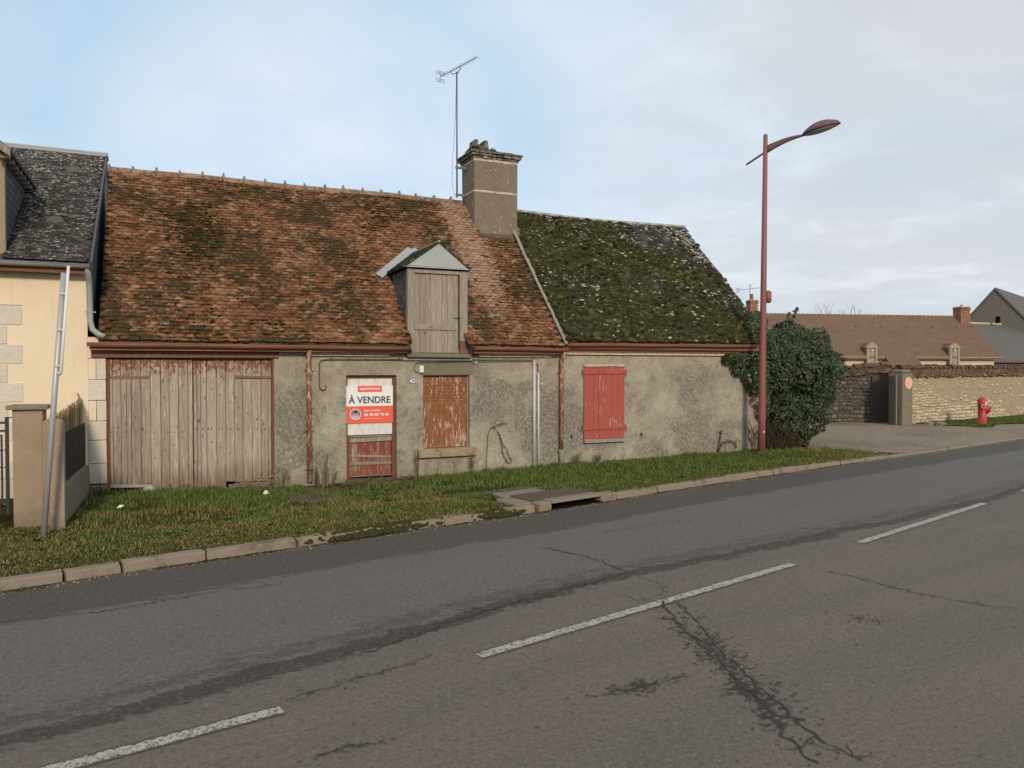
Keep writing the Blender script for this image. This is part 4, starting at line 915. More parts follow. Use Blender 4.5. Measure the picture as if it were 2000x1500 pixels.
# slate cheeks (small slates on the side walls)
def roofz(y): return EZ+SLP*(y-EY)
def roofy(zz): return EY+(zz-EZ)/SLP
for sx, xx in ((-1, DX0), (1, DX1)):
    m = MB(); m.poly([(xx+sx*.0, Y0+.1, dzb), (xx, roofy(dzt)+.05, dzt), (xx, Y0+.1, dzt)]); m.poly([(xx, Y0+.1, dzb), (xx, roofy(dzb)+.05, dzb), (xx, roofy(dzt)+.05, dzt)]); m.build('cheek', M_slate_hung, dm)
    if sx < 0:
        rr = 0; zz = dzb+.1
        while zz < dzt-.01:
            ya = Y0+.1; yb = roofy(zz)+.10; yy = ya-(rr % 2)*.08
            while yy < yb:
                m = MB(); w_ = .155; y1 = max(yy, ya-.01); y2 = min(yy+w_, yb); zt = min(zz+.20, dzt+.0)
                if y2-y1 > .03: m.hexa([(xx-.014-.004*random.random(), y1, zz), (xx-.014, y2, zz), (xx-.006, y2, zz), (xx-.006, y1, zz), (xx-.007, y1, zt), (xx-.007, y2, zt), (xx-.001, y2, zt), (xx-.001, y1, zt)]); m.build('hung_slate', M_slate_hung, dm)
                yy += w_+.004
            zz += .13; rr += 1
# dormer roof: zinc gable triangle, two slate slopes, zinc valley strips
gz0 = at(790, 519, 14.17)[1]-.02; xl_, xr_ = at(789, 517, 14.17)[0], at(919, 527, 14.17)[0]
m = MB(); m.v = [(xl_, 14.17, gz0+.035), (xr_, 14.17, gz0-.01+.035), (apx, 14.17, apz), (xl_, 14.2, gz0+.035), (xr_, 14.2, gz0+.025), (apx, 14.2, apz)]; m.f = [(0, 1, 2), (5, 4, 3), (0, 3, 4, 1), (1, 4, 5, 2), (2, 5, 3, 0)]; m.build('zinc_pediment', M_zinc, dm)
m = MB(); m.box(xl_-.01, xr_+.01, 14.155, 14.20, gz0+.005, gz0+.024); m.build('zinc_drip', M_zinc, dm)
yr = roofy(apz); ye = roofy(gz0)+.1
for sx, xe in ((-1, xl_-.0), (1, xr_+.0)):
    m = MB(); a, b, c, d_ = (apx, 14.15, apz+.02), (xe, 14.15, gz0+.02), (xe-.0, roofy(gz0+.02)+.02, gz0+.02), (apx, yr+.02, apz+.02)
    m.v = [a, b, c, d_]+[(p[0], p[1], p[2]-.03) for p in (a, b, c, d_)]; m.f = [(0, 1, 2, 3), (7, 6, 5, 4), (0, 4, 5, 1), (1, 5, 6, 2), (2, 6, 7, 3), (3, 7, 4, 0)]; dro = m.build('dormer_roof', M_slate_moss, dm)
    # slates
    u1 = (Vector(a)-Vector(b)); Ls = u1.length; u1.normalize(); nn = Vector((0, 1, 0)).cross(u1)*(-sx) ; nn = nn if nn.z > 0 else -nn
    for r_ in range(int(Ls/.11)):
        s0 = r_*.11; p0 = Vector(b)+u1*s0; yend = roofy(p0.z)-.02; yy = 14.15+(r_ % 2)*.07-.0
        while yy < yend:
            w_ = .14; m = MB(); m.obox(p0+Vector((0, yy-14.15, 0))+nn*(.012+random.random()*.004), (0, 1, 0), u1-nn*.07, nn, min(w_, yend-yy+.04), .16, .006); m.build('dormer_slate', M_slate_moss, dro); yy += w_+.003
    # valley flashing on the main roof
    vlen = Vector((apx, yr, apz))-Vector((xe-sx*-.12*1, roofy(gz0-.12), gz0-.12))
    foot = Vector((xe+sx*.20, roofy(gz0-.10), gz0-.10)); top = Vector((apx+sx*.02, yr+.10, apz+.09)); nr = Vector((0, -SLP, 1)).normalized(); d0 = (top-foot); sd_ = d0.cross(nr).normalized()*sx
    m = MB(); m.obox(foot+nr*.065-sd_*.10, d0, sd_, nr, d0.length, .17, .012); m.build('valley_flashing', M_zinc, dm)
m = MB(); m.tube([(apx, 14.14, apz+.025), (apx, yr+.06, apz+.03)], .022, 6); m.build('zinc_ridge', M_zinc, dm)

# ---- chimney of the cottage
ch = empty('chimney'); ch.parent = cott; ch.matrix_basis = winv(cott) @ Matrix.Translation((7.2, 17, 5.2))
cx0, cx1, cy0, cy1 = 6.655, 7.745, 16.70, 17.50
def taper(mb, z0, z1, e0, e1, j=0):
    r = lambda: random.uniform(-j, j)
    mb.hexa([(x_+r(), y_+r(), z_+(r() if z_ > z0 else 0)) for x_, y_, z_ in ((cx0-e0, cy0-e0, z0), (cx1+e0, cy0-e0, z0), (cx1+e0, cy1+e0, z0), (cx0-e0, cy1+e0, z0), (cx0-e1, cy0-e1, z1), (cx1+e1, cy0-e1, z1), (cx1+e1, cy1+e1, z1), (cx0-e1, cy1+e1, z1))])
m = MB(); taper(m, 4.6, 6.94, 0, .01); m.build('stack', M_chim, ch, bevel=.012)
m = MB(); taper(m, 5.0, 5.44, .055, .05, .012); m.build('base_course', M_chim, ch, bevel=.02)
m = MB(); taper(m, 6.20, 6.245, .014, .014); m.build('strap', M_cornice, ch)
m = MB(); taper(m, 6.92, 6.975, .016, .018); m.build('strap', M_cornice, ch)
for (z0, z1, e, j) in ((6.977, 7.03, .045, .006), (7.032, 7.09, .085, .010), (7.092, 7.15, .12, .014)):
    for k in range(5):        # broken-edged stone courses, laid piece by piece
        xa_ = cx0-e+(cx1-cx0+2*e)*k/5; xb_ = cx0-e+(cx1-cx0+2*e)*(k+1)/5-.006; m = MB(); m.box(xa_, xb_, cy0-e+random.uniform(-.01, .02), cy1+e, z0+random.uniform(0, .004), z1+random.uniform(-.01, .006), j*.4); m.build('cap_stone', M_cap, ch, bevel=.012)
lumpV = []
for k in range(60):
    t = random.random(); x_ = cx0+.02+t*(cx1-cx0-.04); hh = .13*(1-t)**1.2+.03; q = random.uniform(.05, .11)
    lumpV.append(T4(rotm(0, 0, random.random()*6), (x_, random.uniform(cy0, cy1), 7.13+hh*random.random()), (q*1.4, q, q*.5)))
tag(scatter('rubble_top', ICO2, lumpV, M_cap, ch, False), kind='stuff')
m = MB(); m.obox((6.68, 16.85, 7.27), (1, 0, .02), (0, 1, 0), (0, 0, 1), .40, .42, .045); m.build('flue_slab', M_cap, ch, bevel=.01)
for (x_, t) in ((6.72, .12), (7.0, -.15)):
    m = MB(); m.obox((x_, 16.88, 7.31), (1, 0, 0), (0, 1, 0), (t, 0, 1), .09, .36, .16); m.build('mitre_tile', M_cap, ch, bevel=.008)
m = MB(); m.obox((6.72, 16.9, 7.19), (1, 0, 0), (0, 1, 0), (0, 0, 1), .3, .3, .08); m.build('flue_block', M_cap, ch, bevel=.01)

# ---- slate roofed house on the right
sh = empty('slate_roofed_house', (10.4, FY, 0), "low grey plastered house under a mossy black slate roof, with closed red shutters", "house")
SX0, SX1 = 7.632, 13.1
win2 = (at(1139, 780)[0], at(1218, 780)[0], at(1180, 856)[1], at(1180, 716)[1])
m = MB(); wall_mesh(m, SX0, SX1, -.4, 2.56, FY+.004, [(win2[0]+.02, win2[1]-.02, win2[2]+.02, win2[3]-.02)], .2); shell(m, SX0, SX1, FY+.004, 20.6, -.4, 2.56, RY, 5.9); m.build('wall', M_plaster, sh)
SEZ = 2.66
rp2 = empty('roof'); rp2.parent = sh; rp2.matrix_basis = winv(sh) @ Matrix.Translation((10.4, EY, SEZ))
SRZ = 5.93
m = MB(); slab_roof(m, SX0+.03, SX1+.08, EY, SEZ, RY, SRZ); slab_roof(m, SX0+.03, SX1+.08, RY+3.4, SEZ, RY, SRZ); m.build('roof_deck', M_cover, rp2)
def skip_s(x, s, sl): return s/sl > .82 and x < 7.86
roof_tiles(rp2, lambda t: SX0+.06, lambda t: SX1+.10, EY, SEZ, RY, SRZ, .20, .105, .009, M_slate_moss, skip_s, 'roof_slate', 31, wav=.03, rot=.03)
def m2(x, t):
    n = mnoise.fractal((x*.8, t*4, 9.2), .8, 2.1, 5); return max(0.05, min(1., .95+n*1.0-max(0, t-.70)*2.6-.75*max(0, (x-12.2+t*.9))*.7))
moss_on(rp2, 'moss', M_moss_green, lambda t: SX0+.05, lambda t: SX1+.08, EY, SEZ, RY, SRZ, 9500, m2, skip_s, 33, .020, .070, .75)
def m3(x, t): return .10+max(0, mnoise.noise((x*1.5, t*7, 3)))+.5*max(0, t-.6)+.35*max(0, (x-12.0+t)*.5)
moss_on(rp2, 'lichen', M_lichen, lambda t: SX0+.05, lambda t: SX1+.08, EY, SEZ, RY, SRZ, 2600, m3, skip_s, 34, .012, .034, .6, ICO1)
moss_on(rp2, 'slate_patch', M_lichen, lambda t: SX0+.05, lambda t: SX1+.08, EY, SEZ+.03, RY, SRZ+.03, 260, m3, skip_s, 35, .022, .048, .30, ICO1)
m = MB()
for i in range(14):
    a = 7.76+(13.16-7.76)*i/14; b = 7.76+(13.16-7.76)*(i+1)/14
    sg = lambda x_: .0+.055*((x_-10.6)/2.8)**2-.02*math.sin(x_*2)*.3
    m.tube([(a, RY, SRZ+.015+sg(a)), (b, RY, SRZ+.015+sg(b))], .045, 8)
m.build('zinc_ridge', M_zinc, rp2, True)
lw = MB(); lw.hexa([(7.75, 16.72, 5.0), (8.0, 16.85, 5.1), (8.0, 17.4, 5.1), (7.75, 17.4, 5.0), (7.75, 16.95, 5.62), (7.80, 17.0, 5.6), (7.80, 17.4, 5.6), (7.75, 17.4, 5.62)]); lw.build('chimney_fillet', M_mortar, rp2, bevel=.02)
m = MB(); m.box(SX0+.06, 13.0, 14.10, 14.13, 2.50, 2.585); m.build('fascia', M_gutter, sh)
m = MB(); m.box(SX0+.05, 12.9, 14.131, 14.30, 2.48, 2.54); m.build('soffit', M_beam, sh)
m = MB(); m.box(SX0+.02, 12.9, 14.20, 14.303, 2.435, 2.478); m.build('moulding', M_gutter, sh); m = MB(); m.box(SX0+.02, 12.9, 14.24, 14.303, 2.375, 2.432); m.build('cornice', M_cornice, sh)
gutter(sh, SX0+.06, 12.75, 14.03, 2.60, 2.625, .06, M_gutter, .5)
# red shutters
ws = empty('shuttered_window'); ws.parent = sh; ws.matrix_basis = winv(sh) @ Matrix.Translation((8.7, FY, 1.4))
YS = 14.262; s0, s1 = win2[0], win2[1]; mid_ = at(1169.5, 780, YS)[0]
for (a, b, k) in ((s0, mid_, 3), (mid_, s1, 4)):
    xx = np.linspace(a+.003, b-.003, k+1)
    for i in range(k):
        m = MB(); y0 = YS+random.uniform(-.002, .002); m.box(xx[i]+.0012, xx[i+1]-.0012, y0, y0+.028, win2[2]+.0, win2[3]-.0); m.build('shutter_board', M_red, ws, bevel=.002)
    for pyy in (726, 834):
        zb = at(1180, pyy, YS)[1]; m = MB(); m.box(a-(.03 if a == s0 else -.004), b+(.03 if b == s1 else -.004), YS-.022, YS-.003, zb-.05, zb+.02); m.build('ledge', M_red, ws, bevel=.003)
for xx_, sgn in ((s0-.035, -1), (s1+.035, 1)):
    for pyy in (727, 836):
        zb = at(1180, pyy, YS)[1]; MB().tube([(xx_, 14.30, zb+.05), (xx_, 14.235, zb+.04), (xx_, 14.235, zb-.07), (xx_-sgn*.03, 14.25, zb-.09)], .009, 6).build('hinge_pin', M_red, ws)
MB().box(s0, s1, 14.24, 14.303, win2[3]+.004, win2[3]+.045, .003).build('lintel', M_cornice, ws); MB().box(s0-.0, s1+.01, 14.22, 14.303, win2[2]-.085, win2[2]-.006, .004).build('sill', M_mortar, ws, bevel=.006)
for p_ in ((1116, 853), (1252, 848)):
    a, b = at(*p_); MB().box(a-.015, a+.015, 14.27, 14.303, b-.03, b+.03).build('shutter_catch', M_iron, sh)

# ---- rendered house at the left edge
hl = empty('rendered_house', (-3, FY, 0), "taller cream rendered house with pale corner stones and lichened slate roof at the left edge", "house")
HX0, HX1 = -7.2, -1.03; HEZ, HRY, HRZ = 3.77, 18.2, 6.5
HYF = FY-.002
wl = (-3.6, -2.32, .95, 3.1)
m = MB(); wall_mesh(m, HX0, -1.10, -.4, 3.72, HYF, [wl], .18); m.build('wall', M_cream, hl)
m = MB(); shell(m, HX0, HX1, HYF+.05, 22.3, -.4, 3.72, HRY, HRZ-.05); m.build('gable_wall', M_slate_hung, hl)
# right corner quoins (go to the edge of the garage) and window quoins
zq = [(z(190, 950), .0), (z(190, 880), 0)]
rows_q = [(2.25, 2.45, 190), (2.075, 2.235, 190), (1.92-.0, 2.07, 172)]
ys_ = [700, 741, 782, 822, 860, 905, 945]
for i, (pa, pb) in enumerate(zip(ys_[:-1], ys_[1:])):
    za, zb = z(190, pa), z(190, pb); xl = at(189 if i % 2 == 0 and i < 4 else 172.5, 800)[0]
    if i >= 3: xl = -1.098
    MB().box(xl, -.842, HYF-.012, HYF+.1, zb+.004, za-.004, .003).build('quoin', M_lime, hl, bevel=.006)
    if xl > -1.0: MB().box(-1.098, xl-.006, HYF-.006, HYF+.1, zb+.004, za-.004, .002).build('quoin', M_cream, hl, bevel=.004)
MB().box(-1.098, -.842, HYF-.02, HYF+.1, -.3, z(190, 947)).build('plinth_stone', M_conc, hl, bevel=.01)
MB().box(-1.098, -.842, HYF+.0, HYF+.1, z(190, 699), 2.6).build('corner_infill', M_cream, hl)
for i in range(9):
    zb = wl[3]-.02-(i+1)*.305; za = zb+.30; xr__ = -2.01 if i % 2 == 0 else -2.215
    MB().box(wl[1]-.02, xr__, HYF-.014, HYF+.05, zb+.003, za, .003).build('quoin', M_lime, hl, bevel=.006)
MB().box(wl[0]-.1, -2.01, HYF-.014, HYF+.05, wl[3]-.015, wl[3]+.0).build('window_head', M_lime, hl)
MB().box(wl[0], wl[1], HYF+.12, HYF+.15, wl[2], wl[3]).build('shutter', M_wood_plain, hl)
a, b = at(153, 774); MB().obox((a-.02, HYF-.05, b+.06), (.3, 0, -1), (0, 1, 0), (1, 0, .3), .14, .05, .018).build('iron_hook', M_pipe, hl)
M_vent = mat('dark_vent_metal', lambda g: (g.mix(g.step(g.m('FRACT', g.m('MULTIPLY', g.xyz()[2], 45)), .4, .6), (.04, .04, .04), (.17, .165, .15)),), .7, .3)
hr = empty('roof'); hr.parent = hl; hr.matrix_basis = winv(hl) @ Matrix.Translation((-3, EY, HEZ))
m = MB(); slab_roof(m, HX0, HX1+.02, 13.98, HEZ, HRY, HRZ); slab_roof(m, HX0, HX1+.02, HRY+4.2, HEZ, HRY, HRZ); m.build('roof_deck', M_slate_hung, hr)
HS = (HRZ-HEZ)/(HRY-13.98)
HDX = -2.22
def skip_h(x, s, sl): return x < HDX and s/sl < .62
roof_tiles(hr, lambda t: -4.4, lambda t: HX1+.03, 13.98, HEZ, HRY, HRZ, .145, .085, .007, M_slate, skip_h, 'roof_slate', 41, wav=.012)
def m4(x, t): return max(0, mnoise.noise((x*2.2, t*9, 3))+.1+.6*(t-.5))
moss_on(hr, 'lichen', M_lichen, lambda t: -4.3, lambda t: HX1, 13.98, HEZ, HRY, HRZ, 900, m4, skip_h, 44, .010, .026, .16, ICO1)
def m5(x, t): return max(0, .9-abs(x+1.9)-abs(t-.32)*2.2)
moss_on(hr, 'moss', M_moss_green, lambda t: -4.3, lambda t: HX1, 13.98, HEZ, HRY, HRZ, 500, m5, skip_h, 45, .010, .024, .3, ICO1)
m = MB(); m.obox((-5, HRY-.10, HRZ-.03), (1, 0, 0), (0, 1, HS), (0, -HS, 1), 5-1.0+.02, .13, .02); m.obox((-5, HRY+.13, HRZ-.06), (1, 0, 0), (0, -1, HS), (0, HS, 1), 4.02, .13, .02); m.tube([(-5, HRY, HRZ+.06), (-.98, HRY, HRZ+.06)], .03, 8); m.build('zinc_ridge', M_zinc, hr)
m = MB(); m.obox((HX1+.0, 13.98, HEZ-.12), (0, HRY-13.98, HRZ-HEZ), (1, 0, 0), (0, -HS, 1), 5.03, .035, .15); m.build('verge_board', M_slate_hung, hr)
for (hx, hy, pn) in ((-1.64, 15.19, 1), (-1.53, 17.3, 2)):   # half-round roof vents
    zz = HEZ+HS*(hy-13.98); m = MB(); n = 10
    V0 = [(hx+.13*math.cos(math.pi*k/n), hy, zz+.02+.105*math.sin(math.pi*k/n)) for k in range(n+1)]; V1 = [(hx+.10*math.cos(math.pi*k/n), hy+.22, zz+.145+.02*math.sin(math.pi*k/n)) for k in range(n+1)]
    m.v = V0+V1; m.f = [(i, i+1, i+n+2, i+n+1) for i in range(n)]+[tuple(range(n+1))[::-1]]; m.obox((hx-.19, hy-.04, zz-.02), (1, 0, 0), (0, 1, HS), (0, -HS, 1), .38, .06, .012)
    vv = m.build('roof_vent', M_vent, hr)
MB().box(HX0, HX1-.02, 14.07, 14.10, 3.60, 3.71).build('fascia', M_beam, hl); MB().box(HX0, HX1-.05, 14.101, HYF-.001, 3.66, 3.70).build('soffit', M_beam, hl)
gutter(hl, HX0, -1.01, 14.0, 3.74, 3.735, .06, M_zinc_dull, .6)
downpipe('downpipe', hl, [(-1.07, 14.02, 3.70), (-1.06, 14.16, 3.55), (-1.06, 14.2, 3.4), (-1.05, 14.2, 2.85), (-1.02, 14.16, 2.72), (-.93, 14.09, 2.64), (-.84, 14.05, 2.60)], .045, M_zinc_dull, [(-1.05, 14.2, 3.0)])
# its dormer
hd = empty('dormer'); hd.parent = hl; hd.matrix_basis = winv(hl) @ Matrix.Translation((-3, 14.2, 4.1))
DE = 5.42; ydb = 13.98+(DE-HEZ)/HS
m = MB(); m.poly([(HDX, 14.2, 3.9), (HDX, ydb, DE), (HDX, 14.2, DE)]); m.poly([(HDX, 14.2, 3.85), (HDX, ydb+.3, 3.85), (HDX, ydb+.3, DE)]); m.build('cheek', M_slate_hung, hd)
zz = 4.0; rr = 0
while zz < DE-.03:
    ya = 14.24; yb = 13.98+(zz-HEZ)/HS+.12; yy = ya-(rr % 2)*.09
    while yy < yb:
        y1, y2 = max(yy, ya), min(yy+.18, yb)
        if y2-y1 > .04: q = MB(); q.hexa([(HDX+.004, y1, zz), (HDX+.004, y2, zz), (HDX+.016, y2, zz), (HDX+.016, y1, zz), (HDX+.001, y1, zz+.19), (HDX+.001, y2, zz+.19), (HDX+.006, y2, zz+.19), (HDX+.006, y1, zz+.19)]); q.build('hung_slate', M_slate_hung, hd)
        yy += .184
    zz += .13; rr += 1
MB().box(HDX-.10, HDX+.03, 14.13, 14.23, 3.86, DE-.03).build('corner_post', M_pillar, hd, bevel=.005)
MB().box(-4.2, HDX-.102, 14.17, 14.25, 3.86, DE+.5).build('front', M_pillar, hd)
m = MB(); ex_ = HDX+.16
q4 = [(ex_, 13.75, DE+.0), (ex_, ydb+.4, DE+.0), (-3.3, ydb+2.0, DE+.95), (-3.3, 13.75, DE+.95)]
m.hexa([(a, b, c-.06) for a, b, c in q4]+[(a, b, c) for a, b, c in q4]); m.build('dormer_roof', M_slate, hd)
MB().obox((ex_+.005, 13.74, DE-.13), (0, 1, 0), (-1, 0, .66), (0, 0, 1), .035, 1.3, .12).build('barge_board', M_wood_plain, hd)
for k in range(7):
    yk = 13.9+k*.36
    MB().obox((ex_-.02, yk, DE-.13), (-1, 0, .0), (0, 1, 0), (0, 0, 1), .17, .07, .075).build('rafter_foot', M_wood_plain, hd)

# ------------------------------------------------------------------ aerials
def aerial(name, label, mx, my, z0, z1, e0, e1, zb, parent=None, r=.02, nel=12, el=.09):
    a = empty(name, (mx, my, z0), label, "aerial"); MB().tube([(mx, my, z0), (mx, my, z1)], r, 8).build('mast', M_galvd, a, True)
    E0, E1 = Vector((*e0, zb)), Vector((*e1, zb)); MB().tube([E0, E1], r*.45, 6).build('boom', M_galvd, a)
    t = (E1-E0).normalized(); sd_ = Vector((-t.y, t.x, 0))
    for k in range(nel):
        p = E0.lerp(E1, .08+.92*k/(nel-1)); MB().tube([p-sd_*el, p+sd_*el], r*.22, 4).build('element', M_galvd, a)
    q = MB(); 
    for s in (-1, 1):
        q.tube([E0+Vector((0, 0, s*.02)), E0+Vector((0, 0, s*.13))+t*-.02], r*.4, 5)
        for h in (.05, .09, .13): q.tube([E0+Vector((0, 0, s*h))-sd_*el*1.5, E0+Vector((0, 0, s*h))+sd_*el*1.5], r*.25, 4)
    q.build('reflector', M_galvd, a)
    return a, E0, E1
M_galvd = mat("weathered_aerial_metal", lambda g: ((.15, .155, .165),), .5, .4, .3)
def atz_pt(px, py, zc):
    u = (px-1000)/1500; v = (750-py)/1500; y = math.cos(PITCH)+v*math.sin(PITCH); zz = -math.sin(PITCH)+v*math.cos(PITCH); t = (zc-CAMZ)/zz
    return ((u*math.cos(YAW)+y*math.sin(YAW))*t, (-u*math.sin(YAW)+y*math.cos(YAW))*t)
a1, E0, E1 = aerial('television_aerial', "tall thin television aerial on a mast bracketed to the rendered chimney", 6.405, 17.2, 6.13, 9.09, atz_pt(860, 150, 9.14), atz_pt(931, 112, 9.14), 9.14)
MB().tube([(6.405, 17.2, 9.03), (6.40, 17.19, 9.06), tuple(E0.lerp(E1, .33)-Vector((0, 0, .09))), tuple(E0.lerp(E1, .3))], .01, 6).build('boom_bracket', M_galvd, a1)
MB().tube([(6.405, 17.2, 9.05), (6.42, 17.17, 9.06), tuple(E0.lerp(E1, .58)-Vector((0, 0, .05))), tuple(E0.lerp(E1, .55))], .01, 6).build('boom_bracket', M_galvd, a1)
for zz in (6.20, 6.84): MB().box(6.37, 6.66, 17.18, 17.22, zz-.025, zz+.025).build('wall_bracket', M_galvd, a1)
MB().tube([(6.39, 17.18, 9.0), (6.36, 17.18, 8.0), (6.30, 17.18, 7.2), (6.27, 17.18, 6.5), (6.34, 17.2, 6.1)], .004, 4).build('cable', M_cable, a1)

# ------------------------------------------------------------------ sign and number plate
def text(s, x0, x1, z0, z1, Y, m, name, parent, bold=.0):
    cu = bpy.data.curves.new(name, 'FONT'); cu.body = s; cu.offset = bold; o = bpy.data.objects.new(name, cu); C.objects.link(o); bpy.context.view_layer.update()
    me = bpy.data.meshes.new_from_object(o.evaluated_get(bpy.context.evaluated_depsgraph_get())); bpy.data.objects.remove(o)
    co = np.array([v.co[:] for v in me.vertices]); mn, mx = co.min(0), co.max(0)
    sx = (x1-x0)/(mx[0]-mn[0]); sz = (z1-z0)/(mx[1]-mn[1])
    for v in me.vertices: v.co = (x0+(v.co[0]-mn[0])*sx, Y, z0+(v.co[1]-mn[1])*sz)
    me.materials.clear(); me.materials.append(m); o = link(name, me, parent); o.matrix_basis = winv(parent); return o
sg = empty('for_sale_sign', (3.56, 14.37, 1.4), "white and coral A VENDRE estate agent's board fixed on the entrance door", "sign")
SY = 14.345
bx0, bz1 = at(678.5, 740, 14.375); bx1, bz0 = at(765.5, 847, 14.375)
MB().box(bx0, bx1, 14.366, 14.380, bz0, bz1).build('backing_board', M_board, sg)
X0, Z1 = at(675.8, 753.5, SY); X1_, Z0 = at(767.5, 825, SY); W_ = X1_-X0; H_ = Z1-Z0
MB().box(X0, X1_, SY, SY+.008, Z0, Z1).build('panel', M_sign_white, sg)
MB().box(X0+.001, X1_-.001, SY-.003, SY-.0005, Z0+.001, Z0+H_*.455).build('coral_band', M_coral, sg)
MB().box(X0+.245*W_, X0+.76*W_, SY-.003, SY-.0005, Z0+H_*.83, Z0+H_*.995).build('logo_box', M_coral, sg)
text('optimhome', X0+.285*W_, X0+.72*W_, Z0+H_*.865, Z0+H_*.96, SY-.0045, M_letter, 'lettering', sg, .02)
text('\u00c0 VENDRE', X0+.05*W_, X0+.945*W_, Z0+H_*.53, Z0+H_*.76, SY-.0045, M_ink, 'lettering', sg, .02)
text('Gilles FUHRER', X0+.375*W_, X0+.73*W_, Z0+H_*.315, Z0+H_*.36, SY-.0045, M_letter, 'lettering', sg, .01)
text('06 70 43 90 43', X0+.375*W_, X0+.905*W_, Z0+H_*.19, Z0+H_*.265, SY-.0045, M_letter, 'lettering', sg, .03)
MB().box(X0+.375*W_, X0+.75*W_, SY-.0045, SY-.0035, Z0+H_*.118, Z0+H_*.124).build('rule', M_letter, sg)
pcx, pcz, pr = X0+.195*W_, Z0+.245*H_, .105
def disc(x, zc, rx, rzz, Y, m, name, n=28, a0=0, a1=2*math.pi):
    q = MB(); q.poly([(x+rx*math.cos(a0+(a1-a0)*k/n), Y, zc+rzz*math.sin(a0+(a1-a0)*k/n)) for k in range(n)]); return q.build(name, m, sg)
disc(pcx, pcz, pr, pr*.99, SY-.0045, M_letter, 'portrait_ring'); disc(pcx, pcz, pr*.9, pr*.9, SY-.0055, M_photo, 'portrait_background')
disc(pcx, pcz-pr*.45, pr*.66, pr*.45, SY-.0065, M_shirt, 'portrait_shoulders'); disc(pcx, pcz+pr*.1, pr*.33, pr*.45, SY-.0075, M_skin, 'portrait_face'); disc(pcx, pcz+pr*.38, pr*.36, pr*.22, SY-.0085, M_ink, 'portrait_hair')
for (a, b) in ((.03, .97), (.96, .96), (.03, .02), (.965, .03)): disc(X0+a*W_, Z0+b*H_, .008, .008, SY-.005, M_iron, 'screw', 8)
nplate = empty('house_number_plate', (4.39, 14.29, 1.84), "small dark blue enamel plate with white number 40 beside the shuttered window", "number plate")
a0_, b1_ = at(797.5, 738.8, 14.28); a1__, b0_ = at(812.3, 749.3, 14.28)
MB().box(a0_, a1__, 14.285, 14.2995, b0_, b1_).build('plate', M_enamel, nplate, bevel=.003)
q = MB(); e = .008
for (xx0, xx1, zz0, zz1) in ((a0_+e, a1__-e, b1_-2*e, b1_-e*1.2), (a0_+e, a1__-e, b0_+e*1.2, b0_+2*e), (a0_+e, a0_+e*1.9, b0_+2*e, b1_-2*e), (a1__-e*1.9, a1__-e, b0_+2*e, b1_-2*e)): q.box(xx0, xx1, 14.2835, 14.2849, zz0, zz1)
q.build('border', M_letter, nplate); text('40', a0_+.024, a1__-.024, b0_+.016, b1_-.016, 14.2832, M_letter, 'lettering', nplate, .01)

# ------------------------------------------------------------------ street lamp
lx, ly = 12.50, 13.6; lz = zg(lx, ly)-.05
lamp = empty('street_lamp', (lx, ly, lz), "tall plum red street lamp with a curved arm in front of the ivy", "street lamp")
MB().tube([(lx-.03, ly, lz), (lx-.02, ly, 1.0), (lx, ly, 3.5), (lx+.03, ly, 7.38), (lx+.03, ly, 7.41)], [.085, .083, .069, .048, .02], 16).build('pole', M_lamp, lamp, True)
dv = Vector((.6, -.8, 0)); pb = Vector((lx+.03, ly, 0))
def arm(t0, t1, z0f, h0, h1, nm, n=10, wd=.028):
    m = MB(); side = Vector((.8, .6, 0)); rows = []
    for i in range(n+1):
        s = i/n; t = t0+(t1-t0)*s; zc = z0f(s); h = (h0+(h1-h0)*s)/2; p = pb+dv*t; row = []
        for k in range(8):
            an = 2*math.pi*k/8; q = p+side*wd*math.cos(an)*(1 if h > .03 else .8)+Vector((0, 0, zc+h*math.sin(an))); row.append(len(m.v)); m.v.append(tuple(q))
        rows.append(row)
    for i in range(n):
        for k in range(8): m.f.append((rows[i][k], rows[i+1][k], rows[i+1][(k+1) % 8], rows[i][(k+1) % 8]))
    m.f.append(tuple(rows[0])); m.f.append(tuple(rows[-1][::-1])); return m.build(nm, M_lamp_head, lamp, True)
arm(.02, .84, lambda s: 7.05+.20*s+.05*math.sin(s*math.pi*.9), .19, .05, 'arm')
arm(-.02, -.42, lambda s: 6.99-.22*s, .06, .055, 'tail', 6)
hd_ = empty('lantern'); hd_.parent = lamp; hd_.matrix_basis = winv(lamp) @ Matrix.Translation(pb+dv*1.1+Vector((0, 0, 7.35)))
m = MB(); n = 14; side = Vector((.8, .6, 0)); rows = []; low = []
for i in range(n+1):
    s = i/n; t = .80+.77*s; ww = .03+.150*math.sin(min(1, s*1.08)**.75*math.pi*.93)**.8 if i < n else .01; hh = .035+.15*math.sin(s**.85*math.pi*.95); zc = 7.26+.15*s; p = pb+dv*t; row = []
    if i == n: ww, hh = .02, .015
    for k in range(9):
        an = math.pi*k/8; row.append(len(m.v)); m.v.append(tuple(p+side*ww*math.cos(an)+Vector((0, 0, zc+hh*math.sin(an)))))
    rows.append(row)
for i in range(n):
    for k in range(8): m.f.append((rows[i][k], rows[i+1][k], rows[i+1][k+1], rows[i][k+1]))
m.f.append(tuple(rows[0])); m.f.append(tuple(rows[-1][::-1]))
hood = m.build('hood', M_lamp_head, hd_, True); sm = hood.modifiers.new('s', 'SOLIDIFY'); sm.thickness = .01
m = MB(); rows = []
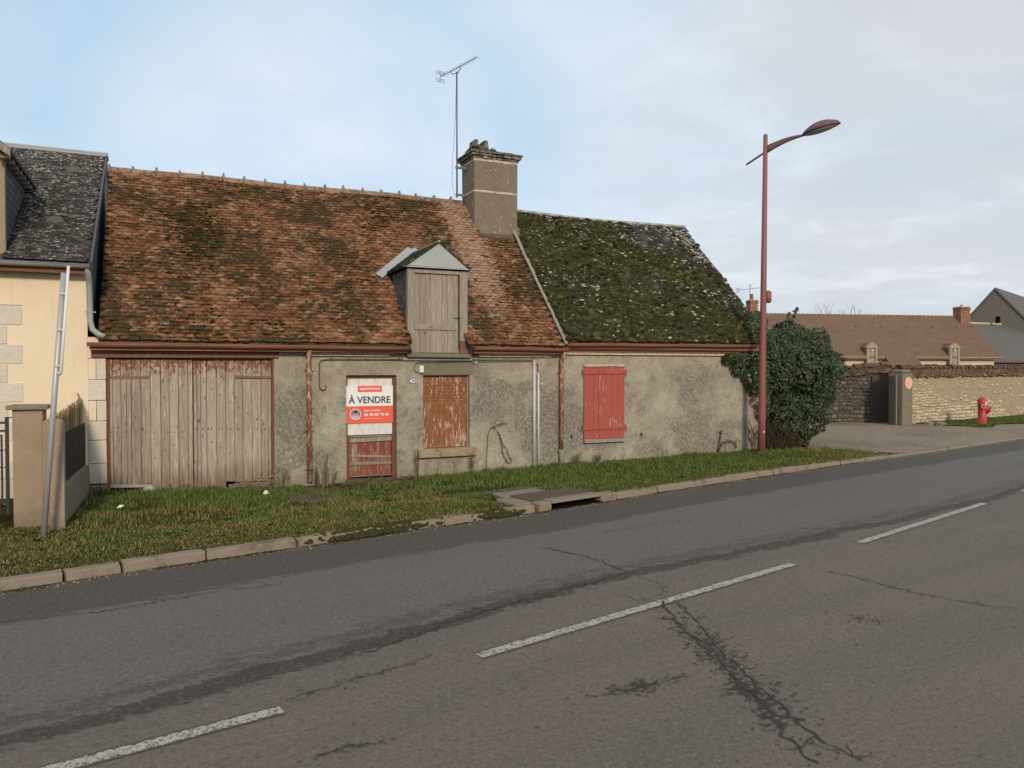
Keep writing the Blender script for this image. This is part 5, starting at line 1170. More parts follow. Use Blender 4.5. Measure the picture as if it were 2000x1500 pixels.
for i in range(n+1):
    s = i/n; t = .82+.74*s; ww = max(.01, (.025+.145*math.sin(min(1, s*1.06)**.75*math.pi*.93)**.8)) if 0 < i < n else .01; zc = 7.255+.148*s; p = pb+dv*t; row = []
    for k in range(7):
        an = math.pi+math.pi*k/6; row.append(len(m.v)); m.v.append(tuple(p+side*ww*.96*math.cos(an)+Vector((0, 0, zc-.005+.045*math.sin(an)*math.sin(s*math.pi)))))
    rows.append(row)
for i in range(n):
    for k in range(6): m.f.append((rows[i][k], rows[i+1][k], rows[i+1][k+1], rows[i][k+1]))
m.build('lens', M_lens, hd_, True)
MB().lathe((lx+.13, ly-.02, 3.58), [(0, .04), (.03, .07), (.25, .07), (.28, .03)], 12).build('control_box', M_lamp, lamp, True)
MB().box(lx-.055, lx-.02, ly-.095, ly-.075, .62, .66).build('sticker', M_white, lamp)

# leaning galvanised pole with a white tube, by the left pillar
gxp, gyp = atg(84, 1042, .07); Dp = 9.6
def depthpt(px, py, D_):
    u = (px-1000)/1500; v = (750-py)/1500; y = math.cos(PITCH)+v*math.sin(PITCH); zz = -math.sin(PITCH)+v*math.cos(PITCH)
    return Vector(((u*math.cos(YAW)+y*math.sin(YAW))*D_, (-u*math.sin(YAW)+y*math.cos(YAW))*D_, CAMZ+zz*D_))
Dg = math.sin(YAW)*gxp+math.cos(YAW)*gyp
lp_ = empty('leaning_pole', (gxp, gyp, .05), "thin galvanised steel pole leaning in the grass in front of the tan pillars", "pole")
B0 = Vector((gxp, gyp, -.05)); B1 = depthpt(124.5, 533, Dg); MB().tube([B0, B0.lerp(B1, .5), B1], [.033, .033, .031], 12).build('post', M_galv, lp_, True)
c0, c1_ = depthpt(120, 728, Dg)+Vector((0, -.04, 0)), depthpt(134.5, 520, Dg)+Vector((0, -.04, 0)); MB().tube([depthpt(114, 727, Dg), depthpt(117, 731, Dg)+Vector((0, -.03, 0)), c0, c1_], .017, 8).build('white_tube', M_white, lp_, True)
for t in (.15, .50, .85):
    p = B0.lerp(B1, .60+.38*t); MB().obox(p+Vector((.02, -.02, 0)), (1, 0, 0), (0, 1, 0), (0, 0, 1), .085, .05, .022, True).build('clamp', M_galv, lp_)

# ------------------------------------------------------------------ left gateway: pillars, low wall, gate
def pil(name, label, pxl, pxr, Y, wd, ztop, cap=None, rounded=False):
    xl = at(pxl, 900, Y)[0]; xr = at(pxr, 900, Y)[0]; o = empty(name, ((xl+xr)/2, Y, .05), label, "pillar")
    if not rounded: MB().box(xl, xr, Y, Y+wd, -.15, ztop, .004).build('shaft', M_pillar, o, bevel=.012)
    else:
        m = MB(); n = 8; pr_ = []; r_ = (xr-xl)/2
        pts = [(xl, -.15), (xr, -.15)]+[(xl+r_+r_*math.cos(math.pi*k/n), ztop-.07+.07*math.sin(math.pi*k/n)) for k in range(n+1)]
        k = len(pts); m.v = [(a, Y, b) for a, b in pts]+[(a, Y+wd, b) for a, b in pts]; m.f = [tuple(range(k)), tuple(range(k, 2*k))[::-1]]+[(i, i+k, (i+1) % k+k, (i+1) % k) for i in range(k)]; m.build('shaft', M_pillar, o)
    if cap: MB().box(xl-cap, xr+cap, Y-cap, Y+wd+cap, ztop+.002, ztop+.055, .006).build('cap', M_conc, o, bevel=.01)
    return o
pil('gate_pillar', "tan gate pillar with a flat grey cap stone, beside the black gate", 25, 84.5, 11.62, .36, at(55, 800, 11.62)[1], .06)
pil('gate_pillar', "short round topped tan pillar right behind the leaning pole", 97, 125, 11.26, .16, at(110, 819, 11.26)[1], None, True)
pil('gate_pillar', "narrow round topped slab squeezed between the capped pillar and the short tan pillar", 84, 98, 11.55, .16, at(92, 820, 11.5)[1], None, True)
lwall = empty('low_wall', (-1.2, 13, 0), "low stained wall with black screen and reed matting running to the cream house", "wall")
xw0, yw0, xw1, yw1 = -1.20, 11.43, -1.10, 14.27
MB().hexa([(xw0-.14, yw0, -.2), (xw0, yw0, -.2), (xw1, yw1, -.2), (xw1-.14, yw1, -.2), (xw0-.14, yw0, .52), (xw0, yw0, .52), (xw1, yw1, .52), (xw1-.14, yw1, .52)]).build('wall', M_conc, lwall, bevel=.015)
M_screen = mat("black_screen", lambda g: (g.mix(g.step(g.noise(g.pos((30, 30, 1.5)), 1, 4), .4, .6), (.012, .013, .013), (.04, .038, .034)),), .8, .2)
def lw(t, o=0): return (xw0+(xw1-xw0)*t-.06+o, yw0+(yw1-yw0)*t)
for i in range(6):
    a, b = lw(i/6), lw((i+1)/6); MB().hexa([(a[0], a[1], .53), (a[0]+.012, a[1], .53), (b[0]+.012, b[1]-.006, .53), (b[0], b[1]-.006, .53), (a[0], a[1], 1.20), (a[0]+.012, a[1], 1.20), (b[0]+.012, b[1]-.006, 1.20), (b[0], b[1]-.006, 1.20)]).build('screen_panel', M_screen, lwall)
q = MB(); 
for i in range(420):
    t = random.random(); a = lw(t, -.03-random.random()*.03); zt = 1.40+.15*t+random.uniform(-.07, .07); q.tube([(a[0], a[1], .55), (a[0]+random.uniform(-.02, .02), a[1]+random.uniform(-.03, .03), zt)], .004, 4, False)
tag(q.build('reed_matting', M_reed, lwall), kind='stuff')
gt = empty('iron_gate', (-2.6, 11.9, .05), "black iron gate with pale wire mesh hung on the left capped pillar", "gate")
GY = 11.8
gl = lambda px, py: at(px, py, GY)
xg = gl(18, 900)[0]; zt_, zb_ = gl(10, 822)[1], gl(10, 1005)[1]
def rail(x0, x1, z0, z1, nm): MB().box(x0, x1, GY-.02, GY+.02, z0, z1).build(nm, M_iron, gt)
rail(xg-.04, xg, zb_-.0, zt_+.05, 'stile'); rail(-3.4, -3.36, zb_, zt_+.05, 'stile')
for py_ in (826, 841.5): a = gl(10, py_)[1]; rail(-3.355, xg-.042, a-.012, a+.012, 'rail')
a = gl(10, 981)[1]; rail(-3.355, xg-.042, a-.012, a+.016, 'rail'); a = gl(10, 851)[1]; rail(-3.355, xg-.09, a-.008, a+.008, 'rail')
a = gl(10, 975)[1]; rail(-3.355, xg-.09, a-.008, a+.008, 'rail'); rail(xg-.09, xg-.072, gl(10, 976)[1], gl(10, 849)[1], 'inner_stile')
for py_ in (879, 913): a = gl(10, py_)[1]; rail(-3.355, xg-.042, a-.004, a+.004, 'thin_rail')
MB().box(-3.355, xg-.10, GY-.008, GY+.008, zb_+.01, gl(10, 985)[1]).build('kick_plate', M_iron, gt)
q = MB(); zl0, zl1 = gl(10, 973)[1], gl(10, 852)[1]; sp_ = .055
k = -60
while k < 60:
    x0_ = -3.35+k*sp_; 
    for s in (-1, 1):
        p0 = [x0_, zl0]; p1 = [x0_+s*(zl1-zl0)*.8, zl1]; pts = []
        for t in np.linspace(0, 1, 30):
            xx = p0[0]+(p1[0]-p0[0])*t
            if -3.35 < xx < xg-.09: pts.append((xx, GY, p0[1]+(p1[1]-p0[1])*t))
        if len(pts) > 1: q.tube([pts[0], pts[-1]], .0022, 4, False)
    k += 1
tag(q.build('wire_mesh', M_galv, gt), kind='stuff')
MB().tube([(xg-.02, GY, zt_+.04), (xg+.1, GY, zt_+.04)], .008, 6).build('hinge', M_iron, gt)

# ------------------------------------------------------------------ right side: walls, hydrant, farm
def zR(x, y): return zg(x, y)
W0 = Vector((23.62, 18.75, 0)); W1 = Vector((45.0, 22.5, 0)); wd_ = (W1-W0).normalized(); wn_ = Vector((-wd_.y, wd_.x, 0))
pw = empty('stone_wall', tuple(W0), "pale cream rubble stone wall with rounded tile coping behind the red hydrant", "wall")
Lw = (W1-W0).length; HWz = 1.76
MB().obox(W0+Vector((0, 0, -.2)), wd_, wn_, (0, 0, 1), Lw, .4, HWz+.2).build('masonry_core', M_bed, pw)
def rubble_face(par, O, dirv, nv, L, z0, z1, m, hmin, hmax, wmin, wmax, proud, keep, nmax=290, seed=1, base=None):
    r = random.Random(seed); zz = z0; cnt = 0; bases = []
    for k in range(6):
        V, F = ico(2, .10, 50+k); V = np.sign(V)*np.abs(V)**.55; bases.append(npmesh('stone', V, F, m, True))
    B = Matrix((dirv, nv, Vector((0, 0, 1)))).transposed(); wi = winv(par); extra = []
    while zz < z1:
        h = r.uniform(hmin, hmax); x = r.uniform(-.1, 0)
        while x < L:
            w_ = r.uniform(wmin, wmax)*(h/hmax)**.5
            if x > 0 and x+w_ < L and keep(x+w_/2, zz+h/2, r):
                p = O+dirv*(x+w_/2)+Vector((0, 0, zz+h/2+r.uniform(-.024, .024)))
                Mx = Matrix.Translation(p) @ B.to_4x4() @ Matrix.Rotation(r.uniform(-.08, .08), 4, 'Y') @ Matrix.Diagonal((w_*.47, proud*r.uniform(.6, 1.4), h*r.uniform(.34, .52), 1))
                if cnt < nmax: link('stone', bases[r.randint(0, 5)], par, wi @ Mx); cnt += 1
                else: extra.append(np.array(Mx))
            x += w_+.012
        zz += h+.008
    if extra:
        bb = []
        for k in range(6):
            V, F = ico(1, .10, 50+k); bb.append((np.sign(V)*np.abs(V)**.6, F))
        tag(scatter('small_stones', bb, extra, m, par, True), kind='stuff')
rubble_face(pw, W0, wd_, wn_, 12.5, .12, HWz-.04, M_stone, .07, .13, .13, .32, .035, lambda x, zz, r: (r.random() < (.97 if zz < 1.15-.12*max(0, x-1.5)+.25*math.sin(x*1.3) else .16)) and x > .25, 290, 3)
MB().obox(W0+wd_*-.0-wn_*.03+Vector((0, 0, -.1)), wd_, wn_, (0, 0, 1), .20, .1, .58).build('quoin', M_lime, pw, bevel=.01); MB().obox(W0-wn_*.03+Vector((0, 0, .49)), wd_, wn_, (0, 0, 1), .22, .1, .45).build('quoin', M_lime, pw, bevel=.01)
def coping(par, O, dirv, nv, L, zb, n_round=290, h=.42, m=M_cop, zf=lambda s: 0):
    # sloping flat tiles then a row of round ridge tiles
    ts = []; r = random.Random(9); cnt = 0
    for row in range(4):
        s = row*-.05*1; x = (row % 2)*.1
        while x < L:
            ts.append((x, row, r.uniform(-.035, .04))); x += .20
    bm_ = MB(); bm_.obox(Vector((0, 0, 0)), (1, 0, 0), (0, 1, .62), (0, -.62, 1), .19, .16, .022); me = bm_.mesh('flat_tile', m); wi = winv(par); B = Matrix((dirv, nv, Vector((0, 0, 1)))).transposed().to_4x4()
    for (x, row, j) in ts:
        p = O+dirv*x+nv*(-.07+row*.085)+Vector((0, 0, zb+.0+row*.062+j*.6+zf(x)))
        if cnt < 280: link('flat_tile', me, par, wi @ Matrix.Translation(p) @ B @ Matrix.Rotation(r.uniform(-.16, .16), 4, 'Z') @ Matrix.Rotation(r.uniform(-.12, .12), 4, 'Y')); cnt += 1
    q = MB(); n = 8
    for (dx, rr) in ((0, .175), (.34, .14)):
        for i in range(n+1): t = math.pi*i/n; q.v.append((dx, rr*math.cos(t), rr*.85*math.sin(t)))
    q.f = [(i, i+1, i+n+2, i+n+1) for i in range(n)]; q.f.append(tuple(range(n+1)))
    me2 = q.mesh('coping_tile', m, True); x = 0
    while x < L:
        p = O+dirv*x+nv*.22+Vector((0, 0, zb+h-.18+r.uniform(-.02, .02)+zf(x))); link('coping_tile', me2, par, wi @ Matrix.Translation(p) @ B @ Matrix.Rotation(r.uniform(-.12, .02), 4, 'Y') @ Matrix.Rotation(r.uniform(-.08, .08), 4, 'Z')); x += .32
    core = MB(); k = int(L/.5)
    for i in range(k):
        xx = L*i/k; core.obox(O+dirv*xx+nv*.02+Vector((0, 0, zb-.35+zf(xx))), dirv, nv, (0, 0, 1), L/k+.02, .36, .47); core.obox(O+dirv*xx+nv*.09+Vector((0, 0, zb+.12+zf(xx))), dirv, nv, (0, 0, 1), L/k+.02, .26, h-.28)
    core.build('coping_bed', M_cop if par.name.startswith('stone') else M_bed_dark, par)
coping(pw, W0, wd_, wn_, 13.0, HWz, h=.48)
# dark entrance wall and piers
D0 = Vector((18.6, 22.2, 0)); D1 = Vector((24.05, 19.75, 0)); dd = (D1-D0).normalized(); dn = Vector((-dd.y, dd.x, 0))
dw = empty('entrance_wall', tuple(D0), "dark rubble wall with sagging tile coping between the ivy and the gate pier", "wall")
Ld = (D1-D0).length
MB().obox(D0+Vector((0, 0, -.2)), dd, dn, (0, 0, 1), Ld, .4, 1.95).build('masonry_core', M_bed_dark, dw)
rubble_face(dw, D0+dd*1.6, dd, dn, Ld-1.6, .12, 1.70, M_stone_dark, .07, .15, .12, .30, .04, lambda x, zz, r: r.random() < .85, 290, 5)  # stones coloured much darker than those of the pale wall
coping(dw, D0, dd, dn, Ld, 1.72, h=.42, zf=lambda s: .0+.22*max(0, (s-3.6)/2.4))
MB().obox(D1-dd*.62-dn*.06+Vector((0, 0, -.2)), dd, dn, (0, 0, 1), .70, .12, 2.0).build('rendered_end', M_bed_dark, dw)
gpx, gpy = atg(1773, 832, .08)
gp2 = empty('entrance_pier', (gpx, gpy, .05), "grey rendered entrance pier with a round orange plaque between dark and pale walls", "pillar")
MB().box(gpx-.28, gpx+.24, gpy, gpy+.5, -.2, 1.90, .01).build('shaft', M_pier, gp2, bevel=.03)
MB().box(gpx-.22, gpx+.2, gpy+.02, gpy+.5, 1.901, 2.03, .02).build('rounded_top', M_pier, gp2, bevel=.05)
MB().box(gpx-.46, gpx-.29, gpy+.2, gpy+.42, -.2, 1.80, .01).build('side_return', M_bed_dark, gp2)
MB().tube([(gpx-.44, gpy+.1, -.1), (gpx-.44, gpy+.1, 1.85)], .016, 8).build('gate_post_pipe', M_pillar, gp2)
pq = empty('round_plaque', (gpx+.02, gpy-.03, 1.6), "round pale orange plaque mounted on the grey entrance pier", "plaque")
pz = CAMZ+(718-748)/1500*27.6+.02
qq = MB(); n = 24; qq.v = [(gpx-.01+.18*math.cos(2*math.pi*k/n), gpy-.03+dy, pz+.205*math.sin(2*math.pi*k/n)) for dy in (0, .02) for k in range(n)]; qq.f = [tuple(range(n)), tuple(range(n, 2*n))[::-1]]+[(k, k+n, (k+1) % n+n, (k+1) % n) for k in range(n)]; qq.build('disc', M_plaque, pq)
for i, (w_, zz) in enumerate(((.16, .09), (.24, .04), (.26, -.01), (.22, -.06), (.14, -.11))): MB().box(gpx-.01-w_/2, gpx-.01+w_/2, gpy-.033, gpy-.0305, pz+zz-.007, pz+zz+.007).build('faded_line', M_cornice, pq)
# rubble scraps at the pier foot
for (pp_, lab) in (((1815, 830), "broken flat stone lying in the grass right of the grey entrance pier"), ((1838, 831), "pale upturned stone scrap in the grass between the pier and the hydrant")):
    a, b = atg(*pp_, .1); V, F = ICO2[1]; q = MB(); q.v = [(a+x_*.22, b+y_*.15, .13+z_*.10) for x_, y_, z_ in V]; q.f = [tuple(f) for f in F.tolist()]; tag(q.build('loose_stone', M_conc, None), lab, "stone")
# hydrant
hx, hy = atg(1918, 829, .09); hz_ = .08
hy_o = empty('fire_hydrant', (hx, hy, hz_), "red fire hydrant standing on the grass before the pale stone wall", "fire hydrant")
MB().lathe((hx, hy, hz_), [(-.05, .20), (.02, .20), (.035, .20), (.036, .14), (.60, .135), (.66, .15), (.86, .15), (.92, .13), (.95, .08), (.951, .03), (1.0, .03)], 20).build('barrel', M_hyd, hy_o, True)
vr = Vector((math.cos(YAW), -math.sin(YAW), 0)); vf = Vector((math.sin(YAW), math.cos(YAW), 0))
hp = Vector((hx, hy, hz_))
def hyd_out(dirv, z0, L, r, drop, nm, ring=True):
    a = hp+Vector((0, 0, z0)); b = a+dirv*L-Vector((0, 0, drop)); MB().tube([a, b], r, 14).build(nm, M_hyd, hy_o, True)
    t = (b-a).normalized(); MB().tube([b, b+t*.035], r*1.18, 8).build('nozzle_cap', M_hyd, hy_o)
    if ring: MB().tube([b+t*.036, b+t*.045], r*1.0, 14).build('cap_ring', M_steel, hy_o); MB().tube([b+t*.046, b+t*.05], r*.72, 14).build('cap_face', M_hyd, hy_o)
hyd_out((-vf*.9-vr*.35).normalized(), .66, .20, .075, .0, 'side_outlet')
hyd_out((vr*.95-vf*.3).normalized(), .62, .20, .12, .10, 'main_outlet', False)
MB().obox(hp+vr*.02-vf*.152+Vector((0, 0, .72)), vr, vf, (0, 0, 1), .05, .01, .10).build('label', M_white, hy_o)

# farmhouse (long, tiled) behind the walls
FO = Vector((46.2, 30.0, 0)); fe = Vector((-.968, .25, 0)).normalized(); fn = Vector((.25, .968, 0)).normalized()
fz = lambda t, d_, zc: FO+fe*t+fn*d_+Vector((0, 0, zc))
M_eave = mat('brown_eave', lambda g: ((.16, .11, .08),), .85, .15)
farm = empty('farmhouse', tuple(FO), "long low farmhouse with brown tiled roof and two small stone dormers behind the wall", "house")
FL = 15.2; fE, fR = 2.72, 5.36
MB().obox(fz(0.3, .25, -.2), fe, fn, (0, 0, 1), FL, 5.5, 2.8).build('wall', M_farwall, farm)
m = MB(); u_ = Vector((0, 0, 0))
m.hexa([fz(-.05, 0, fE-.05), fz(FL+2, 0, fE-.05), fz(FL+2, 3.0, fR-.05), fz(-.05, 3.0, fR-.05), fz(-.05, 0, fE+.02), fz(FL+2, 0, fE+.02), fz(FL+2, 3.0, fR), fz(-.05, 3.0, fR)])
m.hexa([fz(-.05, 6, fE-.05), fz(FL+2, 6, fE-.05), fz(FL+2, 3.0, fR-.05), fz(-.05, 3.0, fR-.05), fz(-.05, 6, fE+.02), fz(FL+2, 6, fE+.02), fz(FL+2, 3.0, fR-.001), fz(-.05, 3.0, fR-.001)])
m.build('roof', M_farmroof, farm)
m = MB(); s_ = .88; m.hexa([fz(5.82, -1.6, fE-.05-1.6*s_), fz(7.8, -1.6, fE-.05-1.6*s_), fz(7.8, .0, fE+.03), fz(5.82, .0, fE+.03), fz(5.82, -1.6, fE+.02-1.6*s_), fz(7.8, -1.6, fE+.02-1.6*s_), fz(7.8, .1, fE+.13), fz(5.82, .1, fE+.13)]); m.build('porch_roof', M_farmroof, farm)
for t in (5.80, 7.78): MB().obox(fz(t, -1.62, fE-.12-1.62*s_), fe, Vector(fn)+Vector((0, 0, s_)), (0, 0, 1), .05, 2.15, .16).build('barge_board', M_beam, farm)
for (ta, tb_) in ((0, 2.9), (3.54, 5.78), (7.85, 8.36), (9.0, 16.8)):
    MB().obox(fz(ta, -.03, fE-.13), fe, fn, (0, 0, 1), tb_-ta, .06, .11).build('gutter', M_eave, farm); MB().obox(fz(ta, -.05, fE-.018), fe, fn, (0, 0, 1), tb_-ta, .06, .028).build('eave_strip', M_cornice, farm)
q = MB().tube([(0, 0, 0), (.26, 0, 0)], [.10, .085], 8); me = q.mesh('ridge_tile', M_tile_ridge, True); B = Matrix((-fe, fn, Vector((0, 0, 1)))).transposed().to_4x4(); k = 0; t = 0
while t < FL: link('ridge_tile', me, farm, winv(farm) @ Matrix.Translation(fz(t, 3.0, fR-.02)) @ B); t += .27
for (t, lab) in ((8.68, 0), (3.22, 1)):
    df = empty('dormer'); df.parent = farm; df.matrix_basis = winv(farm) @ Matrix.Translation(fz(t, 0, 2.7))
    def P3(a, d_, zc): return fz(t+a, d_, zc)
    w2 = .27
    for s in (-1, 1): MB().obox(P3(-s*w2-.06 if s > 0 else w2-.06, -.04, 1.85), fe, fn, (0, 0, 1), .12, .2, 1.38).build('stone_post', M_bed, df)
    MB().obox(P3(-.36, -.06, 3.231), fe, fn, (0, 0, 1), .72, .22, .08).build('stone_lintel', M_bed, df)
    m = MB(); m.v = [P3(-.38, -.07, 3.312), P3(.38, -.07, 3.312), P3(0, -.07, 3.57), P3(-.38, .15, 3.312), P3(.38, .15, 3.312), P3(0, .15, 3.57)]; m.f = [(0, 1, 2), (5, 4, 3), (0, 3, 4, 1), (1, 4, 5, 2), (2, 5, 3, 0)]; m.build('pediment', M_bed, df)
    for k in range(4): MB().obox(P3(-.205+k*.103, .02, 1.9), fe, fn, (0, 0, 1), .1, .03, 1.3).build('shutter_board', M_wood_plain, df)
    MB().obox(P3(-.24, .06, 1.85), fe, fn, (0, 0, 1), .48, .03, 1.38).build('dark_back', M_dark, df); MB().obox(P3(-.3, -.08, 1.76), fe, fn, (0, 0, 1), .6, .2, .085).build('sill', M_bed, df)
    MB().obox(P3(-.06, -.06, 3.1), fe, fn, (0, 0, 1), .14, .06, .06).build('lamp', M_white, df)
    m = MB(); m.v = [P3(.36, .15, 3.30), P3(0, .15, 3.55), P3(0, .98, 3.55), P3(.36, .70, 3.30), P3(.36, .15, 2.7), P3(-.36, .15, 3.30), P3(-.36, .7, 3.3), P3(-.36, .15, 2.7)]; m.f = [(0, 1, 2, 3), (0, 3, 4), (1, 5, 6, 2), (5, 7, 6)]; m.build('dormer_roof', M_farmroof, df)
for k in range(8):
    t = 1.2+k*1.75; d_ = 2.1; zc = fE+(fR-fE)*d_/3+.02; MB().obox(fz(t, d_, zc), fe, fn, (0, 0, 1), .13, .12, .09).build('roof_vent', M_eave, farm)
def brick_chimney(o, w_, dpt, z0, z1, par, nm='chimney'):
    c = empty(nm); c.parent = par; c.matrix_basis = winv(par) @ Matrix.Translation(o)
    bm_ = [MB().box(0, .21, 0, .10, 0, .062).mesh('brick', M_brick), MB().box(0, .10, 0, .10, 0, .062).mesh('brick', M_brick)]; B = Matrix((-fe, fn, Vector((0, 0, 1)))).transposed().to_4x4(); wi = winv(c)
    MB().obox(o+fe*(-w_/2+.01)+Vector((0, 0, z0-o.z))+fn*.01, fe, fn, (0, 0, 1), w_-.02, dpt-.02, z1-z0).build('core', M_cornice, c)
    zz = z0; r = 0
    while zz < z1-.05:
        ex2 = .025 if zz > z1-.22 else 0; x = -ex2; 
        if r % 2: link('brick', bm_[1], c, wi @ Matrix.Translation(o-(-fe)*0+(-fe)*(-w_/2+x)+fn*(-.004-ex2)+Vector((0, 0, zz-o.z))) @ B); x += .11
        while x < w_+ex2-.05: link('brick', bm_[0] if x+.21 <= w_+ex2+.02 else bm_[1], c, wi @ Matrix.Translation(o+(-fe)*(-w_/2+x)+fn*(-.004-ex2)+Vector((0, 0, zz-o.z))) @ B); x += .22
        MB().obox(o+(-fe)*(-w_/2-ex2)+fn*.1+Vector((0, 0, zz-o.z)), -fe, fn, (0, 0, 1), .03, dpt-.1, .062).build('side_brick', M_brick, c)
        zz += .075; r += 1
    return c
brick_chimney(fz(.40, 2.45, 4.8), .68, .7, 4.75, 5.98, farm); brick_chimney(fz(14.75, 2.6, 4.8), .50, .55, 4.9, 6.2, farm)
MB().lathe(tuple(fz(14.75, 2.9, 6.2)), [(0, .10), (.05, .10), (.3, .085), (.36, .10)], 10).build('chimney_pot', M_brick, farm)
MB().lathe(tuple(fz(.4, 2.8, 5.95)), [(0, .08), (.12, .07), (.13, .1), (.16, .1)], 8).build('chimney_cowl', M_zinc_dull, farm)
pA = fz(14.9, 2.85, 6.2)
aerial('television_aerial', "small distant television aerial above the left brick chimney of the farmhouse", pA.x, pA.y, 6.0, 7.15, atz_pt(1441, 567, 7.15), atz_pt(1484, 562, 7.15), 7.15, None, .025, 8, .12)
# barn with stone gable at far right, lean-to in front
A = Vector((61.3, 40.4, 0)); bg_ = Vector((.375, -.927, 0)).normalized(); br = Vector((.927, .375, 0)).normalized()
barn = empty('stone_barn', tuple(A), "tall grey stone barn gable with slate roof at the right edge behind the farmhouse", "barn")
HW = 4.95; m = MB(); P_ = lambda a, d_, zc: A+bg_*a+br*d_+Vector((0, 0, zc))
m.v = [P_(-HW, 0, 0), P_(HW, 0, 0), P_(HW, 0, 2.5), P_(0, 0, 8.4), P_(-HW, 0, 2.5)]+[P_(-HW, .5, 0), P_(HW, .5, 0), P_(HW, .5, 2.5), P_(0, .5, 8.4), P_(-HW, .5, 2.5)]; m.f = [(0, 1, 2, 3, 4), (9, 8, 7, 6, 5), (0, 5, 6, 1), (1, 6, 7, 2), (4, 9, 5, 0)]; m.build('gable_wall', M_barnstone, barn)
for s in (1, -1):
    m = MB(); m.hexa([P_(s*HW*1.03, -.1, 2.3), P_(s*HW*1.03, 22, 2.3), P_(0, 22, 8.4), P_(0, -.1, 8.4), P_(s*HW*1.03, -.1, 2.45), P_(s*HW*1.03, 22, 2.45), P_(0, 22, 8.58), P_(0, -.1, 8.58)]); m.build('roof_slope', M_farslate, barn)
a = depthpt(1949, 624, 61.0); MB().box(a.x-.08, a.x+.08, a.y-.15, a.y+.15, a.z-.3, a.z+.25).build('vent_slit', M_dark, barn)
m = MB(); t0, t1, b1_, b0__ = depthpt(1868, 631, 61), depthpt(2080, 640, 63), depthpt(2120, 706, 56), depthpt(1900, 703, 53)
lean = empty('slate_outbuilding', tuple(b0__), "low outbuilding roof of dark slate between the farmhouse roof and the barn gable", "outbuilding")
m.hexa([b0__-Vector((0, 0, .15)), b1_-Vector((0, 0, .15)), t1-Vector((0, 0, .15)), t0-Vector((0, 0, .15)), b0__, b1_, t1, t0]); m.build('roof', M_farslate, lean)
d_ = (t1-t0); MB().obox(t0+Vector((0, 0, .0)), d_, (0, 0, 1), Vector((-.4, -.9, 0)), d_.length, .14, .05).build('flashing', M_cornice, lean)
wq = b1_-b0__; MB().obox(Vector((b0__.x, b0__.y, -.2))+vf*.3, wq, (0, 0, 1), vf, wq.length, b0__.z+.05, .3).build('wall', M_barnstone, lean)

# ------------------------------------------------------------------ distant bare tree
def bare_tree(name, base, h, spread, label, mt=M_bark, seed=1, depth=5, r0=.12):
    r = random.Random(seed); tr = empty(name, base, label, "tree"); tk = MB(); tw = MB()
    def grow(p, d_, L, rr, lev):
        q = p+d_*L; (tk if lev == 0 else tw).tube([p, p.lerp(q, .5)+Vector((r.uniform(-.05, .05), r.uniform(-.05, .05), 0))*L, q], [rr, rr*.85, rr*.7], 5 if lev < 2 else 3, False)
        if lev < depth:
            for _ in range(3 if lev < 4 else 2): nd = (d_+Vector((r.uniform(-1, 1), r.uniform(-1, 1), r.uniform(-.2, .8)))*spread).normalized(); grow(q, nd, L*r.uniform(.6, .85), rr*.62, lev+1)
    grow(Vector(base), Vector((0, 0, 1)), h*.38, r0, 0); tk.build('trunk', mt, tr); tw.build('crown', mt, tr); return tr
bt = depthpt(1640, 608, 74); bare_tree('bare_tree', (bt.x, bt.y, 0), 5.95, .55, "top of a bare winter tree showing just above the farmhouse ridge", seed=4, depth=6)

# ------------------------------------------------------------------ ivy
iv = empty('ivy_bush', (14.6, 15.0, .1), "big dark green ivy mass swallowing the house corner behind the street lamp", "ivy")
ELL = [(14.75, 15.15, 2.05, 1.22, 1.2, 1.05), (14.4, 14.9, .85, .98, .9, .95), (15.45, 15.0, 2.35, .6, .6, .55), (14.2, 15.0, 2.7, .7, .6, .45), (15.45, 15.15, 1.6, .65, .6, .7), (15.95, 15.25, 2.1, .62, .5, .65), (13.9, 14.75, 1.9, .5, .5, .7),
       (12.55, 14.2, 2.33, .48, .17, .20), (12.85, 14.2, 1.95, .40, .2, .42), (13.05, 14.3, 1.35, .3, .22, .6), (12.95, 14.45, 2.75, .5, .45, .35), (13.15, 14.75, 3.15, .35, .4, .35), (12.12, 14.17, 2.33, .30, .12, .13), (12.3, 14.18, 2.12, .2, .12, .16), (13.5, 14.6, 2.3, .5, .4, .5), (14.9, 15.3, 3.0, .55, .5, .35)]
def leafbase(seed):
    r = random.Random(seed); c = .25
    V = np.array([(0, 0, 0), (.5, .25, c*.3), (.42, .62, -.05), (0, 1, .08), (-.42, .62, -.05), (-.5, .25, c*.3), (0, .5, c*.5)]); F = np.array([(0, 1, 6), (1, 2, 6), (2, 3, 6), (3, 4, 6), (4, 5, 6), (5, 0, 6)]); V[:, :2] *= (1+r.uniform(-.12, .12)); return V, F
LB = [leafbase(k) for k in range(4)]
def leaf_T(p, nrm, s, r):
    n_ = Vector(nrm)+Vector((r.gauss(0, .45), r.gauss(0, .45), r.gauss(0, .45))); n_.normalize(); dn_ = Vector((r.uniform(-.5, .5), r.uniform(-.5, .5), -1)); y_ = (dn_-n_*dn_.dot(n_)).normalized(); x_ = y_.cross(n_)
    t = np.eye(4); t[:3, 0] = np.array(x_)*s; t[:3, 1] = np.array(y_)*s; t[:3, 2] = np.array(n_)*s; t[:3, 3] = p; return t
rl = random.Random(12); Ts = []; Tb = []; wts = [e[3]*e[5]+e[4]*e[5] for e in ELL]
